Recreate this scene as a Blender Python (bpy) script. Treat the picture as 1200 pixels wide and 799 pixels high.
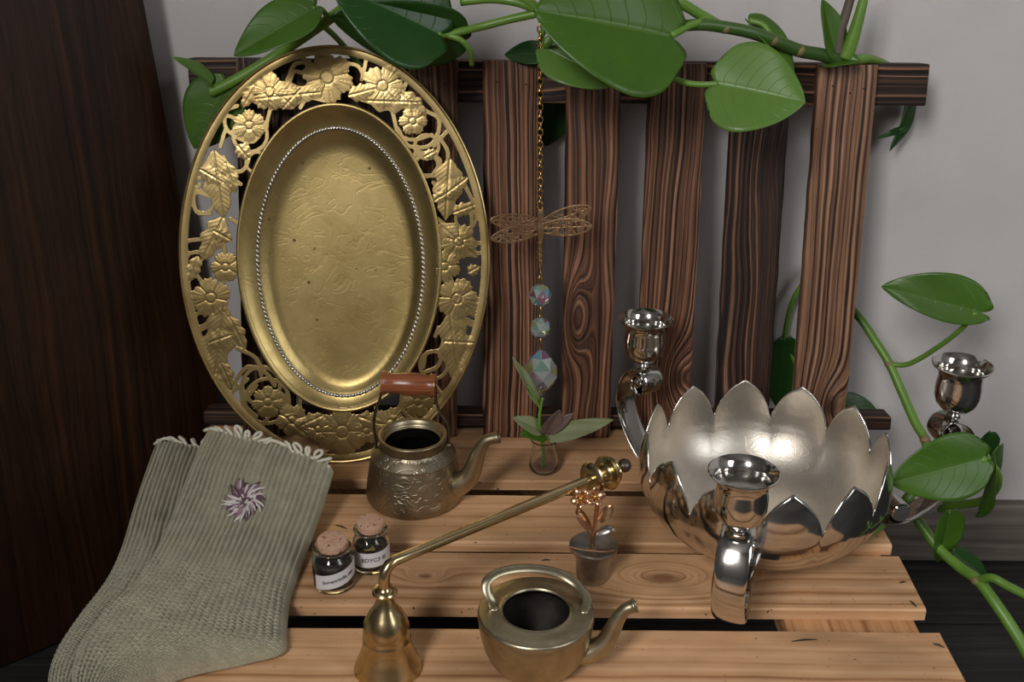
import bpy, bmesh, math, random
import numpy as np
from mathutils import Vector, Matrix, noise as mnoise

random.seed(7)
for o in list(bpy.data.objects):
    bpy.data.objects.remove(o, do_unlink=True)
scene = bpy.context.scene
COL = scene.collection
PI = math.pi

# ------------------------------------------------------------------ camera
F = 1333.333
CAMH = 0.525
PITCH = math.radians(24.0)
ROLL = math.radians(0.45)
fwd = Vector((0, math.cos(PITCH), -math.sin(PITCH)))
up0 = Vector((0, math.sin(PITCH), math.cos(PITCH)))
rt0 = Vector((1, 0, 0))
rt = rt0 * math.cos(ROLL) + up0 * math.sin(ROLL)
up = up0 * math.cos(ROLL) - rt0 * math.sin(ROLL)
CAM = Vector((0, 0, CAMH))
cam_d = bpy.data.cameras.new('camera')
cam_d.lens = 40
cam_d.sensor_width = 36
cam_d.clip_start = 0.01
cam = bpy.data.objects.new('camera', cam_d)
COL.objects.link(cam)
cam.matrix_world = Matrix(((rt.x, up.x, -fwd.x, CAM.x), (rt.y, up.y, -fwd.y, CAM.y),
                           (rt.z, up.z, -fwd.z, CAM.z), (0, 0, 0, 1)))
scene.camera = cam

# ------------------------------------------------------------------ world, light, exposure
world = bpy.data.worlds.new('world')
scene.world = world
world.use_nodes = True
world.node_tree.nodes['Background'].inputs[0].default_value = (0.80, 0.88, 1.0, 1)
world.node_tree.nodes['Background'].inputs[1].default_value = 0.05

def area_light(name, loc, target, sx, sy, energy, color):
    d = bpy.data.lights.new(name, 'AREA')
    d.shape = 'RECTANGLE'
    d.size = sx
    d.size_y = sy
    d.energy = energy
    d.color = color
    o = bpy.data.objects.new(name, d)
    COL.objects.link(o)
    o.location = loc
    o.rotation_euler = (Vector(target) - Vector(loc)).to_track_quat('-Z', 'Y').to_euler()
    return o
area_light('window_daylight', (-1.05, -1.40, 1.70), (0.20, 0.85, 0.05), 0.8, 1.05, 92, (1.0, 0.97, 0.94))
area_light('window_daylight_far', (1.70, -0.70, 1.25), (0.1, 0.85, 0.1), 0.7, 1.2, 16, (0.96, 0.98, 1.0))

vs = scene.view_settings
vs.view_transform = 'Standard'
vs.look = 'None'
vs.exposure = -0.22
vs.gamma = 1.0
vs.use_curve_mapping = False

# ------------------------------------------------------------------ helpers
def ray(u, v):
    return fwd + rt * ((u - 600) / F) - up * ((v - 399.5) / F)
def at_z(u, v, z=0.0):
    r = ray(u, v)
    return CAM + r * ((z - CAMH) / r.z)
def at_y(u, v, y):
    r = ray(u, v)
    return CAM + r * (y / r.y)
def on_plane(u, v, p0, n):
    r = ray(u, v)
    return CAM + r * ((p0 - CAM).dot(n) / r.dot(n))

def tag(o, label=None, cat=None, group=None, kind=None):
    if label: o['label'] = label
    if cat: o['category'] = cat
    if group: o['group'] = group
    if kind: o['kind'] = kind
    return o
def thing(name, loc, label, cat, group=None, rot=None):
    o = bpy.data.objects.new(name, None)
    COL.objects.link(o)
    o.location = loc
    o.empty_display_size = 0.01
    if rot: o.rotation_euler = rot
    tag(o, label, cat, group)
    return o

class MB:
    def __init__(s):
        s.v = []; s.f = []; s.uv = {}
    def add(s, vs_, fs_):
        n = len(s.v)
        s.v += [tuple(p) for p in vs_]
        s.f += [tuple(i + n for i in f) for f in fs_]
        return n
    def box(s, x0, x1, y0, y1, z0, z1, bev=0.0):
        bm = bmesh.new()
        bmesh.ops.create_cube(bm, size=1)
        for q in bm.verts:
            q.co = Vector(((x0 + x1) / 2 + q.co.x * (x1 - x0), (y0 + y1) / 2 + q.co.y * (y1 - y0), (z0 + z1) / 2 + q.co.z * (z1 - z0)))
        if bev:
            bmesh.ops.bevel(bm, geom=bm.edges[:], offset=bev, segments=2, affect='EDGES', profile=0.6)
        bm.verts.index_update()
        s.add([q.co for q in bm.verts], [[q.index for q in f.verts] for f in bm.faces])
        bm.free()
    def lathe(s, prof, n=48, M=None, cap0=False, cap1=False):
        vs_ = []; fs_ = []
        m = len(prof)
        for i in range(n):
            a = 2 * PI * i / n
            for r, z in prof:
                vs_.append(Vector((r * math.cos(a), r * math.sin(a), z)))
        for i in range(n):
            j = (i + 1) % n
            for k in range(m - 1):
                fs_.append((i * m + k, j * m + k, j * m + k + 1, i * m + k + 1))
        if cap0: fs_.append(tuple(i * m for i in range(n))[::-1])
        if cap1: fs_.append(tuple(i * m + m - 1 for i in range(n)))
        if M is not None: vs_ = [M @ p for p in vs_]
        s.add(vs_, fs_)
    def tube(s, pts, rad, n=12, closed=False, caps=True, flat=1.0, up_hint=None):
        pts = [Vector(p) for p in pts]
        m = len(pts)
        if not hasattr(rad, '__len__'): rad = [rad] * m
        tang = []
        for i in range(m):
            a = pts[(i - 1) % m] if (closed or i > 0) else pts[i]
            b = pts[(i + 1) % m] if (closed or i < m - 1) else pts[i]
            tang.append((b - a).normalized())
        t0 = tang[0]
        h = Vector(up_hint) if up_hint else (Vector((0, 0, 1)) if abs(t0.z) < 0.9 else Vector((1, 0, 0)))
        nrm = (h - t0 * h.dot(t0)).normalized()
        vs_ = []; fs_ = []
        for i in range(m):
            t = tang[i]
            if up_hint:
                hh = h - t * h.dot(t)
                nrm = hh.normalized() if hh.length > 1e-6 else nrm
            else:
                nrm = (nrm - t * nrm.dot(t)).normalized()
            bn = t.cross(nrm)
            for k in range(n):
                a = 2 * PI * k / n
                vs_.append(pts[i] + (nrm * math.cos(a) * flat + bn * math.sin(a)) * rad[i])
        for i in range(m if closed else m - 1):
            j = (i + 1) % m
            for k in range(n):
                l = (k + 1) % n
                fs_.append((i * n + k, i * n + l, j * n + l, j * n + k))
        if caps and not closed:
            fs_.append(tuple(range(n))[::-1])
            fs_.append(tuple((m - 1) * n + k for k in range(n)))
        s.add(vs_, fs_)
    def ball(s, c, r, sc=(1, 1, 1), n=12, M=None):
        prof = [(max(1e-5, math.sin(PI * k / n)) , -math.cos(PI * k / n)) for k in range(n + 1)]
        T = Matrix.Translation(Vector(c)) @ (M if M is not None else Matrix.Identity(4)) @ Matrix.Diagonal((r * sc[0], r * sc[1], r * sc[2], 1))
        s.lathe(prof, n + 4, T)
    def build(s, name, mat, parent=None, world=False, smooth=True, sharp=35, weld=True, solid=None):
        vs_ = s.v
        if world and parent is not None:
            Mi = (Matrix.Translation(parent.location) @ parent.rotation_euler.to_matrix().to_4x4()).inverted()
            vs_ = [Mi @ Vector(p) for p in vs_]
        me = bpy.data.meshes.new(name)
        me.from_pydata([tuple(p) for p in vs_], [], s.f)
        bm = bmesh.new(); bm.from_mesh(me)
        if weld:
            bmesh.ops.remove_doubles(bm, verts=bm.verts[:], dist=1e-6)
            bmesh.ops.recalc_face_normals(bm, faces=bm.faces[:])
        bm.to_mesh(me); bm.free()
        if smooth:
            me.polygons.foreach_set('use_smooth', [True] * len(me.polygons))
            if sharp: me.set_sharp_from_angle(angle=math.radians(sharp))
        me.materials.append(mat)
        o = bpy.data.objects.new(name, me)
        COL.objects.link(o)
        if parent is not None: o.parent = parent
        if solid:
            md = o.modifiers.new('thickness', 'SOLIDIFY')
            md.thickness = solid; md.offset = -1
        return o

def spline(pts, n=8, closed=False):
    """Catmull-Rom through pts (tuples of any length)"""
    P = [np.array(p, float) for p in pts]
    m = len(P); out = []
    segs = m if closed else m - 1
    for i in range(segs):
        p1 = P[i]; p2 = P[(i + 1) % m]
        p0 = P[(i - 1) % m] if (closed or i > 0) else 2 * p1 - p2
        p3 = P[(i + 2) % m] if (closed or i + 2 < m) else 2 * p2 - p1
        for k in range(n):
            t = k / n
            out.append(0.5 * ((2 * p1) + (-p0 + p2) * t + (2 * p0 - 5 * p1 + 4 * p2 - p3) * t * t + (-p0 + 3 * p1 - 3 * p2 + p3) * t ** 3))
    if not closed: out.append(P[-1])
    return out

# ------------------------------------------------------------------ materials
class NT:
    def __init__(s, name):
        s.m = bpy.data.materials.new(name); s.m.use_nodes = True
        s.t = s.m.node_tree; s.n = s.t.nodes; s.b = s.n['Principled BSDF']
    def node(s, typ, **kw):
        n = s.n.new(typ)
        for k, v in kw.items(): setattr(n, k, v)
        return n
    def link(s, a, b): s.t.links.new(a, b)
    def val(s, sock, v):
        if hasattr(v, 'is_output'): s.link(v, sock)
        else: sock.default_value = v
    def math(s, op, a, b=None, c=None, clamp=False):
        n = s.node('ShaderNodeMath', operation=op); n.use_clamp = clamp
        s.val(n.inputs[0], a)
        if b is not None: s.val(n.inputs[1], b)
        if c is not None: s.val(n.inputs[2], c)
        return n.outputs[0]
    def comb(s, x, y, z):
        n = s.node('ShaderNodeCombineXYZ')
        for i, v in enumerate((x, y, z)): s.val(n.inputs[i], v)
        return n.outputs[0]
    def noise(s, vec=None, scale=5, detail=2, rough=0.5, w=None, dist=0.0):
        n = s.node('ShaderNodeTexNoise')
        if w is not None:
            n.noise_dimensions = '1D'; s.val(n.inputs['W'], w)
        elif vec is not None: s.link(vec, n.inputs['Vector'])
        n.inputs['Scale'].default_value = scale; n.inputs['Detail'].default_value = detail
        n.inputs['Roughness'].default_value = rough; n.inputs['Distortion'].default_value = dist
        return n.outputs['Fac']
    def ramp(s, fac, stops, interp='LINEAR'):
        n = s.node('ShaderNodeValToRGB'); n.color_ramp.interpolation = interp
        e = n.color_ramp.elements
        while len(e) > 1: e.remove(e[-1])
        e[0].position = stops[0][0]; e[0].color = (*stops[0][1], 1)
        for p, c in stops[1:]:
            q = e.new(p); q.color = (*c, 1)
        s.link(fac, n.inputs[0])
        return n.outputs[0]
    def mix(s, fac, a, b, mode='MIX'):
        n = s.node('ShaderNodeMix', data_type='RGBA', blend_type=mode)
        s.val(n.inputs[0], fac)
        for i, v in ((6, a), (7, b)):
            if hasattr(v, 'is_output'): s.link(v, n.inputs[i])
            else: n.inputs[i].default_value = (*v, 1)
        return n.outputs[2]
    def bump(s, h, strength=0.3, dist=0.001, normal=None):
        n = s.node('ShaderNodeBump')
        n.inputs['Strength'].default_value = strength; n.inputs['Distance'].default_value = dist
        s.link(h, n.inputs['Height'])
        if normal is not None: s.link(normal, n.inputs['Normal'])
        return n.outputs[0]
    def obj(s):
        n = s.node('ShaderNodeTexCoord'); return n.outputs['Object']
    def sep(s, v):
        n = s.node('ShaderNodeSeparateXYZ'); s.link(v, n.inputs[0]); return n.outputs
    def set(s, **kw):
        for k, v in kw.items():
            sock = s.b.inputs[k.replace('_', ' ')]
            if hasattr(v, 'is_output'): s.link(v, sock)
            elif isinstance(v, tuple) and len(v) == 3: sock.default_value = (*v, 1)
            else: sock.default_value = v
        return s

def plain(name, col, rough=0.5, metal=0.0, var=0.15, scale=60, bump=0.0):
    t = NT(name)
    n = t.noise(t.obj(), scale, 3)
    c = t.mix(n, tuple(x * (1 - var) for x in col), tuple(min(1, x * (1 + var)) for x in col))
    t.set(Base_Color=c, Roughness=rough, Metallic=metal)
    if bump: t.set(Normal=t.bump(n, bump, 0.001))
    return t.m

def metal(name, col, dark, rough=(0.2, 0.4), scale=30, bump=0.05, spots=0.0, engrave=0.0, escale=90):
    t = NT(name)
    o = t.obj()
    n1 = t.noise(o, scale, 5, 0.6, dist=0.4)
    n2 = t.noise(o, scale * 7, 3, 0.6)
    f = t.ramp(n1, [(0.35, (0, 0, 0)), (0.65, (1, 1, 1))])
    c = t.mix(f, dark, col)
    if spots:
        vo = t.node('ShaderNodeTexVoronoi'); t.link(o, vo.inputs['Vector']); vo.inputs['Scale'].default_value = scale * 3.2
        sp = t.ramp(vo.outputs['Distance'], [(0.06, (1, 1, 1)), (0.12, (0, 0, 0))])
        msk = t.ramp(t.noise(o, scale * 1.3, 2), [(0.52, (0, 0, 0)), (0.6, (1, 1, 1))])
        k = t.math('MULTIPLY', sp, msk); k = t.math('MULTIPLY', k, spots)
        c = t.mix(k, c, tuple(x * 0.25 for x in dark))
    r = t.math('MULTIPLY_ADD', n1, rough[0] - rough[1], rough[1])
    r = t.math('ADD', r, t.math('MULTIPLY', n2, 0.06))
    nn = t.bump(n2, bump, 0.0006)
    if engrave:
        wv = t.noise(o, escale, 1.0, 0.4, dist=2.5)
        ln = t.math('ABSOLUTE', t.math('SUBTRACT', wv, 0.5))
        ln = t.ramp(ln, [(0.0, (0, 0, 0)), (0.035, (1, 1, 1))])
        nn = t.bump(ln, engrave, 0.0008, nn)
    t.set(Base_Color=c, Metallic=1.0, Roughness=r, Normal=nn)
    return t.m

def wood(name, ramp, across='x', along='z', third='y', freq=150, warp=0.012, wl=3.0, knots=(), bump=0.5, bdist=0.0015,
         rough=0.55, seed=0.0, fibre=0.25, spec=0.3, knotcol=(0.03, 0.015, 0.008), specks=0.0, tint=None):
    t = NT(name)
    s = t.sep(t.obj()); ix = {'x': 0, 'y': 1, 'z': 2}
    a = s[ix[across]]; l = s[ix[along]]; th = s[ix[third]]
    v = t.comb(t.math('MULTIPLY', a, 6.0), t.math('MULTIPLY', l, wl), t.math('ADD', t.math('MULTIPLY', th, 6.0), seed))
    w1 = t.noise(v, 2.2, 2, 0.5)
    f = t.math('ADD', a, t.math('MULTIPLY', t.math('SUBTRACT', w1, 0.5), warp))
    f = t.math('ADD', f, t.math('MULTIPLY', th, 0.8))
    core = None
    for (ka, kl, ra, rl, k) in knots:
        da = t.math('DIVIDE', t.math('SUBTRACT', a, ka), ra)
        dl = t.math('DIVIDE', t.math('SUBTRACT', l, kl), rl)
        q = t.math('ADD', t.math('MULTIPLY', da, da), t.math('MULTIPLY', dl, dl))
        g = t.math('EXPONENT', t.math('MULTIPLY', q, -1.0))
        f = t.math('ADD', f, t.math('MULTIPLY', g, k))
        core = g if core is None else t.math('MAXIMUM', core, g)
    band = t.noise(w=t.math('ADD', t.math('MULTIPLY', f, freq), seed * 3.1), scale=1.0, detail=2.5, rough=0.55)
    vf = t.comb(t.math('MULTIPLY', a, 700.0), t.math('MULTIPLY', l, 16.0), t.math('ADD', t.math('MULTIPLY', th, 300.0), seed))
    fb = t.noise(vf, 1.0, 3, 0.6)
    h = t.math('ADD', t.math('MULTIPLY', band, 1 - fibre * 0.5), t.math('MULTIPLY', t.math('SUBTRACT', fb, 0.5), fibre))
    c = t.ramp(h, ramp)
    vb = t.comb(t.math('MULTIPLY', a, 14.0), t.math('MULTIPLY', l, 5.0), t.math('ADD', t.math('MULTIPLY', th, 8.0), seed + 5))
    blot = t.noise(vb, 1.3, 3, 0.6)
    c = t.mix(1.0, c, t.ramp(blot, [(0.3, (0.62, 0.60, 0.58)), (0.65, (1.12, 1.1, 1.08))]), 'MULTIPLY')
    if core is not None:
        kf = t.ramp(core, [(0.84, (0, 0, 0)), (0.98, (0.8, 0.8, 0.8))])
        c = t.mix(kf, c, knotcol)
    if specks:
        sp = t.noise(t.comb(t.math('MULTIPLY', a, 2.0), l, th), 230, 2, 0.5)
        c = t.mix(t.ramp(sp, [(0.70, (0, 0, 0)), (0.735, (specks,) * 3)]), c, (0.02, 0.013, 0.01))
    if tint: c = t.mix(1.0, c, tint, 'MULTIPLY')
    t.set(Base_Color=c, Roughness=rough, Specular_IOR_Level=spec, Normal=t.bump(h, bump, bdist))
    return t.m

CHAR = [(0.27, (0.012, 0.007, 0.006)), (0.37, (0.055, 0.024, 0.014)), (0.47, (0.16, 0.070, 0.038)), (0.62, (0.34, 0.17, 0.095)), (0.8, (0.46, 0.26, 0.155))]
CHARD = [(0.30, (0.008, 0.005, 0.005)), (0.43, (0.028, 0.014, 0.010)), (0.55, (0.10, 0.045, 0.025)), (0.66, (0.27, 0.14, 0.080)), (0.80, (0.38, 0.22, 0.135))]
CHARL = [(0.26, (0.018, 0.010, 0.008)), (0.36, (0.09, 0.045, 0.028)), (0.48, (0.25, 0.128, 0.072)), (0.64, (0.37, 0.205, 0.120)), (0.8, (0.44, 0.26, 0.16))]
PINE = [(0.20, (0.38, 0.185, 0.083)), (0.36, (0.60, 0.345, 0.175)), (0.52, (0.68, 0.415, 0.230)), (0.75, (0.75, 0.49, 0.295))]
DARKS = [(0.2, (0.014, 0.006, 0.003)), (0.5, (0.036, 0.0145, 0.0065)), (0.8, (0.066, 0.027, 0.012))]
FLOORC = [(0.2, (0.012, 0.012, 0.013)), (0.5, (0.030, 0.030, 0.030)), (0.8, (0.062, 0.060, 0.056))]
GREYW = [(0.2, (0.10, 0.088, 0.074)), (0.5, (0.17, 0.15, 0.128)), (0.8, (0.22, 0.20, 0.175))]

# tray / metals
M_BRASS = metal('tray_brass', (0.56, 0.42, 0.190), (0.35, 0.25, 0.10), (0.24, 0.38), 22, 0.06, spots=0.7, engrave=0.0)
M_BRASS_BASE = metal('tray_brass_well', (0.55, 0.42, 0.180), (0.38, 0.28, 0.11), (0.28, 0.42), 20, 0.10, spots=0.9, engrave=0.06, escale=34)
M_SILVERCHAIN = metal('silver_chain', (0.62, 0.60, 0.56), (0.40, 0.38, 0.34), (0.2, 0.35), 60)
M_OLDBRASS = metal('aged_kettle_brass', (0.47, 0.40, 0.27), (0.28, 0.23, 0.15), (0.30, 0.46), 35, 0.10, spots=0.8)
M_KETTLE = metal('engraved_kettle_brass', (0.45, 0.39, 0.28), (0.26, 0.22, 0.15), (0.30, 0.45), 35, 0.10, spots=0.6, engrave=0.42, escale=50)
M_POTBRASS = metal('teapot_brass', (0.48, 0.425, 0.295), (0.31, 0.27, 0.18), (0.26, 0.40), 40, 0.08, spots=0.8)
M_POLBRASS = metal('polished_brass', (0.63, 0.515, 0.30), (0.46, 0.36, 0.19), (0.14, 0.26), 30, 0.04)
M_GOLD = metal('gold_plate', (0.72, 0.46, 0.16), (0.55, 0.33, 0.10), (0.2, 0.3), 60, 0.03)
M_ANTGOLD = metal('antique_gold', (0.66, 0.47, 0.29), (0.44, 0.29, 0.16), (0.25, 0.4), 90, 0.05)
M_ROSEGOLD = metal('rose_gold', (0.72, 0.46, 0.28), (0.52, 0.30, 0.17), (0.2, 0.32), 80, 0.05)
M_SILVER = metal('polished_silver', (0.66, 0.645, 0.62), (0.55, 0.53, 0.50), (0.06, 0.14), 18, 0.015)
M_SILVERIN = metal('worn_silver', (0.66, 0.62, 0.56), (0.55, 0.50, 0.43), (0.34, 0.44), 26, 0.08, engrave=0.10, escale=50)
M_PEWTER = metal('pewter', (0.50, 0.49, 0.47), (0.30, 0.29, 0.28), (0.22, 0.36), 60, 0.06)
M_DARKMETAL = metal('dark_inside_metal', (0.05, 0.045, 0.04), (0.02, 0.018, 0.016), (0.4, 0.6), 50, 0.1)  # near-black metal for the insides of kettle and teapot
M_WIRE = metal('dark_wire', (0.22, 0.19, 0.15), (0.12, 0.10, 0.08), (0.3, 0.45), 70, 0.05)

def plaster():
    t = NT('grey_plaster')
    o = t.obj()
    n = t.noise(o, 9, 4, 0.6); b = t.noise(o, 160, 4, 0.6); m = t.noise(o, 420, 2, 0.5)
    t.set(Base_Color=t.ramp(n, [(0.3, (0.50, 0.475, 0.465)), (0.7, (0.56, 0.535, 0.525))]), Roughness=0.85, Specular_IOR_Level=0.15,
          Normal=t.bump(t.math('ADD', b, t.math('MULTIPLY', m, 0.4)), 0.35, 0.001))
    return t.m
M_WALL = plaster()

# ------------------------------------------------------------------ room shell
WALLY = 1.068
FLZ = -0.207
mb = MB(); mb.box(-2.2, 2.2, WALLY, WALLY + 0.1, FLZ - 0.05, 2.3)
tag(mb.build('wall_back', M_WALL, smooth=False), 'light grey plaster wall behind the slatted wooden panel', 'wall', kind='structure')
M_ROOM = plain('pale_room_plaster', (0.24, 0.23, 0.22), 0.9, var=0.04, scale=4)
for nm, bx_ in (('wall_left', (-0.93, -0.85, -0.85, WALLY)), ('wall_right', (2.0, 2.1, -1.7, WALLY)), ('wall_front', (-2.1, 2.1, -1.8, -1.7))):  # left one is an unseen addition, blocking daylight to darken the left side
    mb = MB(); mb.box(*bx_, FLZ - 0.05, 2.3)
    tag(mb.build(nm, M_ROOM, smooth=False), 'unseen pale plaster wall, %s' % nm[5:], 'wall', kind='structure')
mb = MB(); mb.box(-2.1, 2.1, -1.8, WALLY + 0.1, 2.3, 2.4)
tag(mb.build('ceiling', M_ROOM, smooth=False), 'pale plaster ceiling of the room', 'ceiling', kind='structure')
mb = MB(); mb.box(-2.2, 2.2, -2.2, WALLY, FLZ - 0.05, FLZ - 0.004)
floor = tag(mb.build('floor', plain('dark_subfloor', (0.012, 0.012, 0.012), 0.8), smooth=False), 'dark charcoal wooden floor under the crate', 'floor', kind='structure')
fm = [wood('floor_wood_%d' % i, FLOORC, 'y', 'x', 'z', 130, 0.02, 1.5, bump=0.4, rough=0.55, seed=i * 3.7, spec=0.25) for i in range(3)]
y = WALLY - 0.02
edges = [1.05, 0.945, 0.835, 0.72, 0.60, 0.48, 0.36]
for i in range(len(edges) - 1):
    mb = MB(); mb.box(-1.4, 1.6, edges[i + 1] + 0.0012, edges[i] - 0.0012, FLZ - 0.004, FLZ, 0.0012)
    mb.build('floorboard', fm[i % 3], floor, smooth=False)
mb = MB(); mb.box(-2.2, 2.2, WALLY - 0.014, WALLY, FLZ, -0.135, 0.002)
tag(mb.build('baseboard_back', wood('weathered_board', GREYW, 'z', 'x', 'y', 90, 0.03, 1.5, bump=0.3, rough=0.75, seed=2.0), smooth=False),
    'weathered grey wooden baseboard along the plaster wall', 'baseboard', kind='structure')

# dark board leaning on the wall at the left
def dark_board():
    t = thing('leaning_board', (-0.40, 0.98, FLZ), 'dark brown stained wooden board leaning against the plaster wall behind the socks', 'board')
    top = at_y(158, -60, 1.03); bot = at_y(272, 545, 1.038)
    d = (top - bot).normalized()
    lo = bot + d * ((FLZ + 0.001 - bot.z) / d.z)
    hi = bot + d * 0.85
    left = Vector((-0.75, -0.66, -0.0)).normalized()
    nrm = d.cross(left).normalized()
    if nrm.y > 0: nrm = -nrm
    W = 0.45
    lo2 = lo + left * W; lo2.z = lo.z
    vs_ = [lo, lo2, hi + left * W, hi]
    back = [p - nrm * 0.018 + Vector((0, 0, 0.018 * nrm.z)) for p in vs_]
    mb = MB(); mb.add(vs_ + back, [(0, 1, 2, 3), (7, 6, 5, 4), (0, 4, 5, 1), (1, 5, 6, 2), (2, 6, 7, 3), (3, 7, 4, 0)])
    m = wood('dark_stained_wood', DARKS, 'x', 'z', 'y', 90, 0.05, 1.2, bump=0.15, rough=0.38, seed=4.0, spec=0.35, fibre=0.5)
    o = mb.build('board_face', m, t, world=True, smooth=False)
    bv = o.modifiers.new('bevel', 'BEVEL'); bv.width = 0.003; bv.segments = 2
dark_board()

# ------------------------------------------------------------------ crate of pine planks
crate = thing('pine_crate', (0, 0.8, FLZ), 'low crate of pale pine planks carrying the metalware', 'crate')
planks = [(0.8735, 1.005, -0.292, 0.300, 0.3, ((0.00, -0.18, 0.02, 0.04, 0.02),)),
          (0.7775, 0.8505, -0.292, 0.3095, 1.7, ()),
          (0.693, 0.7635, -0.292, 0.3105, 5.2, ((0.002, -0.075, 0.009, 0.016, 0.026), (0.0025, 0.109, 0.019, 0.042, 0.085))),
          (0.560, 0.668, -0.292, 0.3115, 8.4, ()),
          (0.440, 0.545, -0.292, 0.3115, 11.0, ())]
PT = 0.0095
for i, (y0, y1, x0, x1, sd, kn) in enumerate(planks):
    cx = (x0 + x1) / 2; cy = (y0 + y1) / 2
    mb = MB()
    nx = 60
    prof = [(y0, -PT), (y0, -0.0014), (y0 + 0.0014, 0), (y0 + (y1 - y0) * 0.35, 0.0), (y0 + (y1 - y0) * 0.7, 0.0), (y1 - 0.0014, 0), (y1, -0.0014), (y1, -PT)]
    vs_ = []
    for k in range(nx + 1):
        x = x0 + (x1 - x0) * k / nx
        for j, (yy, zz) in enumerate(prof):
            w = 0.0007 * mnoise.noise(Vector((x * 14, sd + (0 if yy < cy else 9), 0)))
            dx = 0.0015 * mnoise.noise(Vector((yy * 60, sd, 3))) if k in (0, nx) else 0
            vs_.append((x + dx - cx, yy + (w if j in (0, 1, 2, 5, 6, 7) else 0) - cy, zz))
    n = len(prof); fs_ = []
    for k in range(nx):
        for j in range(n):
            l = (j + 1) % n
            fs_.append((k * n + j, (k + 1) * n + j, (k + 1) * n + l, k * n + l))
    fs_.append(tuple(range(n))); fs_.append(tuple(nx * n + j for j in range(n))[::-1])
    mb.add(vs_, fs_)
    pm = wood('pine_%d' % i, PINE, 'y', 'x', 'z', 135, 0.014, 2.0, kn, bump=0.35, bdist=0.0007, rough=0.6, seed=sd, fibre=0.22, spec=0.25, knotcol=(0.16, 0.065, 0.028), specks=0.9)
    o = mb.build('plank', pm, crate, smooth=True, sharp=30)
    o.location = (cx, cy - 0.8, -FLZ)
bmt = wood('pine_beam', PINE, 'x', 'y', 'z', 160, 0.01, 2.0, bump=0.3, rough=0.65, seed=21, tint=(0.8, 0.72, 0.62))
for x0, x1 in ((-0.285, -0.23), (0.205, 0.302)):
    mb = MB(); mb.box(x0, x1, -0.36, 0.195, -FLZ - PT - 0.022, -FLZ - PT, 0.001)
    mb.build('batten', bmt, crate, smooth=False)
for x0, x1, y0, y1 in ((-0.285, -0.245, 0.155, 0.195), (0.262, 0.302, 0.155, 0.195), (-0.285, -0.245, -0.36, -0.32), (0.262, 0.302, -0.36, -0.32)):
    mb = MB(); mb.box(x0, x1, y0, y1, 0, -FLZ - PT - 0.022, 0.001)
    mb.build('leg', bmt, crate, smooth=False)
# side boards closing the crate (dark inside the gaps)
for k in range(2):
    mb = MB(); mb.box(-0.245, 0.262, 0.172, 0.186, 0.02 + k * 0.085, 0.095 + k * 0.085, 0.001)
    mb.build('side_board', bmt, crate, smooth=False)

# ------------------------------------------------------------------ slatted panel leaning on the wall
LEAN = math.radians(7.8)
RB = 0.9505   # y of the slat front faces at z=0
rack = thing('slatted_panel', (0, RB, 0.0), 'charred dark wooden slatted panel leaning against the wall', 'slatted panel', rot=(-LEAN, 0, 0))
rackM = Matrix.Translation(rack.location) @ rack.rotation_euler.to_matrix().to_4x4()
rn = rackM.to_3x3() @ Vector((0, -1, 0))
rp0 = Vector((0, RB, 0))
def rack_local(u, v):
    p = rackM.inverted() @ on_plane(u, v, rp0, rn)
    return p.x, p.z
SLT = 0.013
slats = [((276, 68), (340, 68), (285, 520), (345, 520), CHARD, 40, ()),
         ((374, 69), (438, 69), (378, 520), (440, 520), CHARD, 43, ()),
         ((472, 70), (536, 70), (473, 518), (535, 518), CHAR, 31, ()),
         ((566, 71), (631, 71), (566, 517), (628, 517), CHAR, 11, ()),
         ((664, 73), (729, 74), (658, 522), (714, 523), CHAR, 57, ((-0.012, 0.118, 0.012, 0.034, 0.030),)),
         ((762, 74), (829, 75), (745, 522), (806, 524), CHAR, 23, ((0.012, 0.062, 0.020, 0.035, 0.025),)),
         ((861, 75), (929, 76), (837, 522), (898, 524), CHARD, 77, ()),
         ((961, 76), (1030, 76), (927, 524), (987, 525), CHARL, 92, ((0.010, 0.035, 0.018, 0.03, 0.02),))]
M_NAIL = plain('nail_hole', (0.008, 0.006, 0.005), 0.6)
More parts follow.
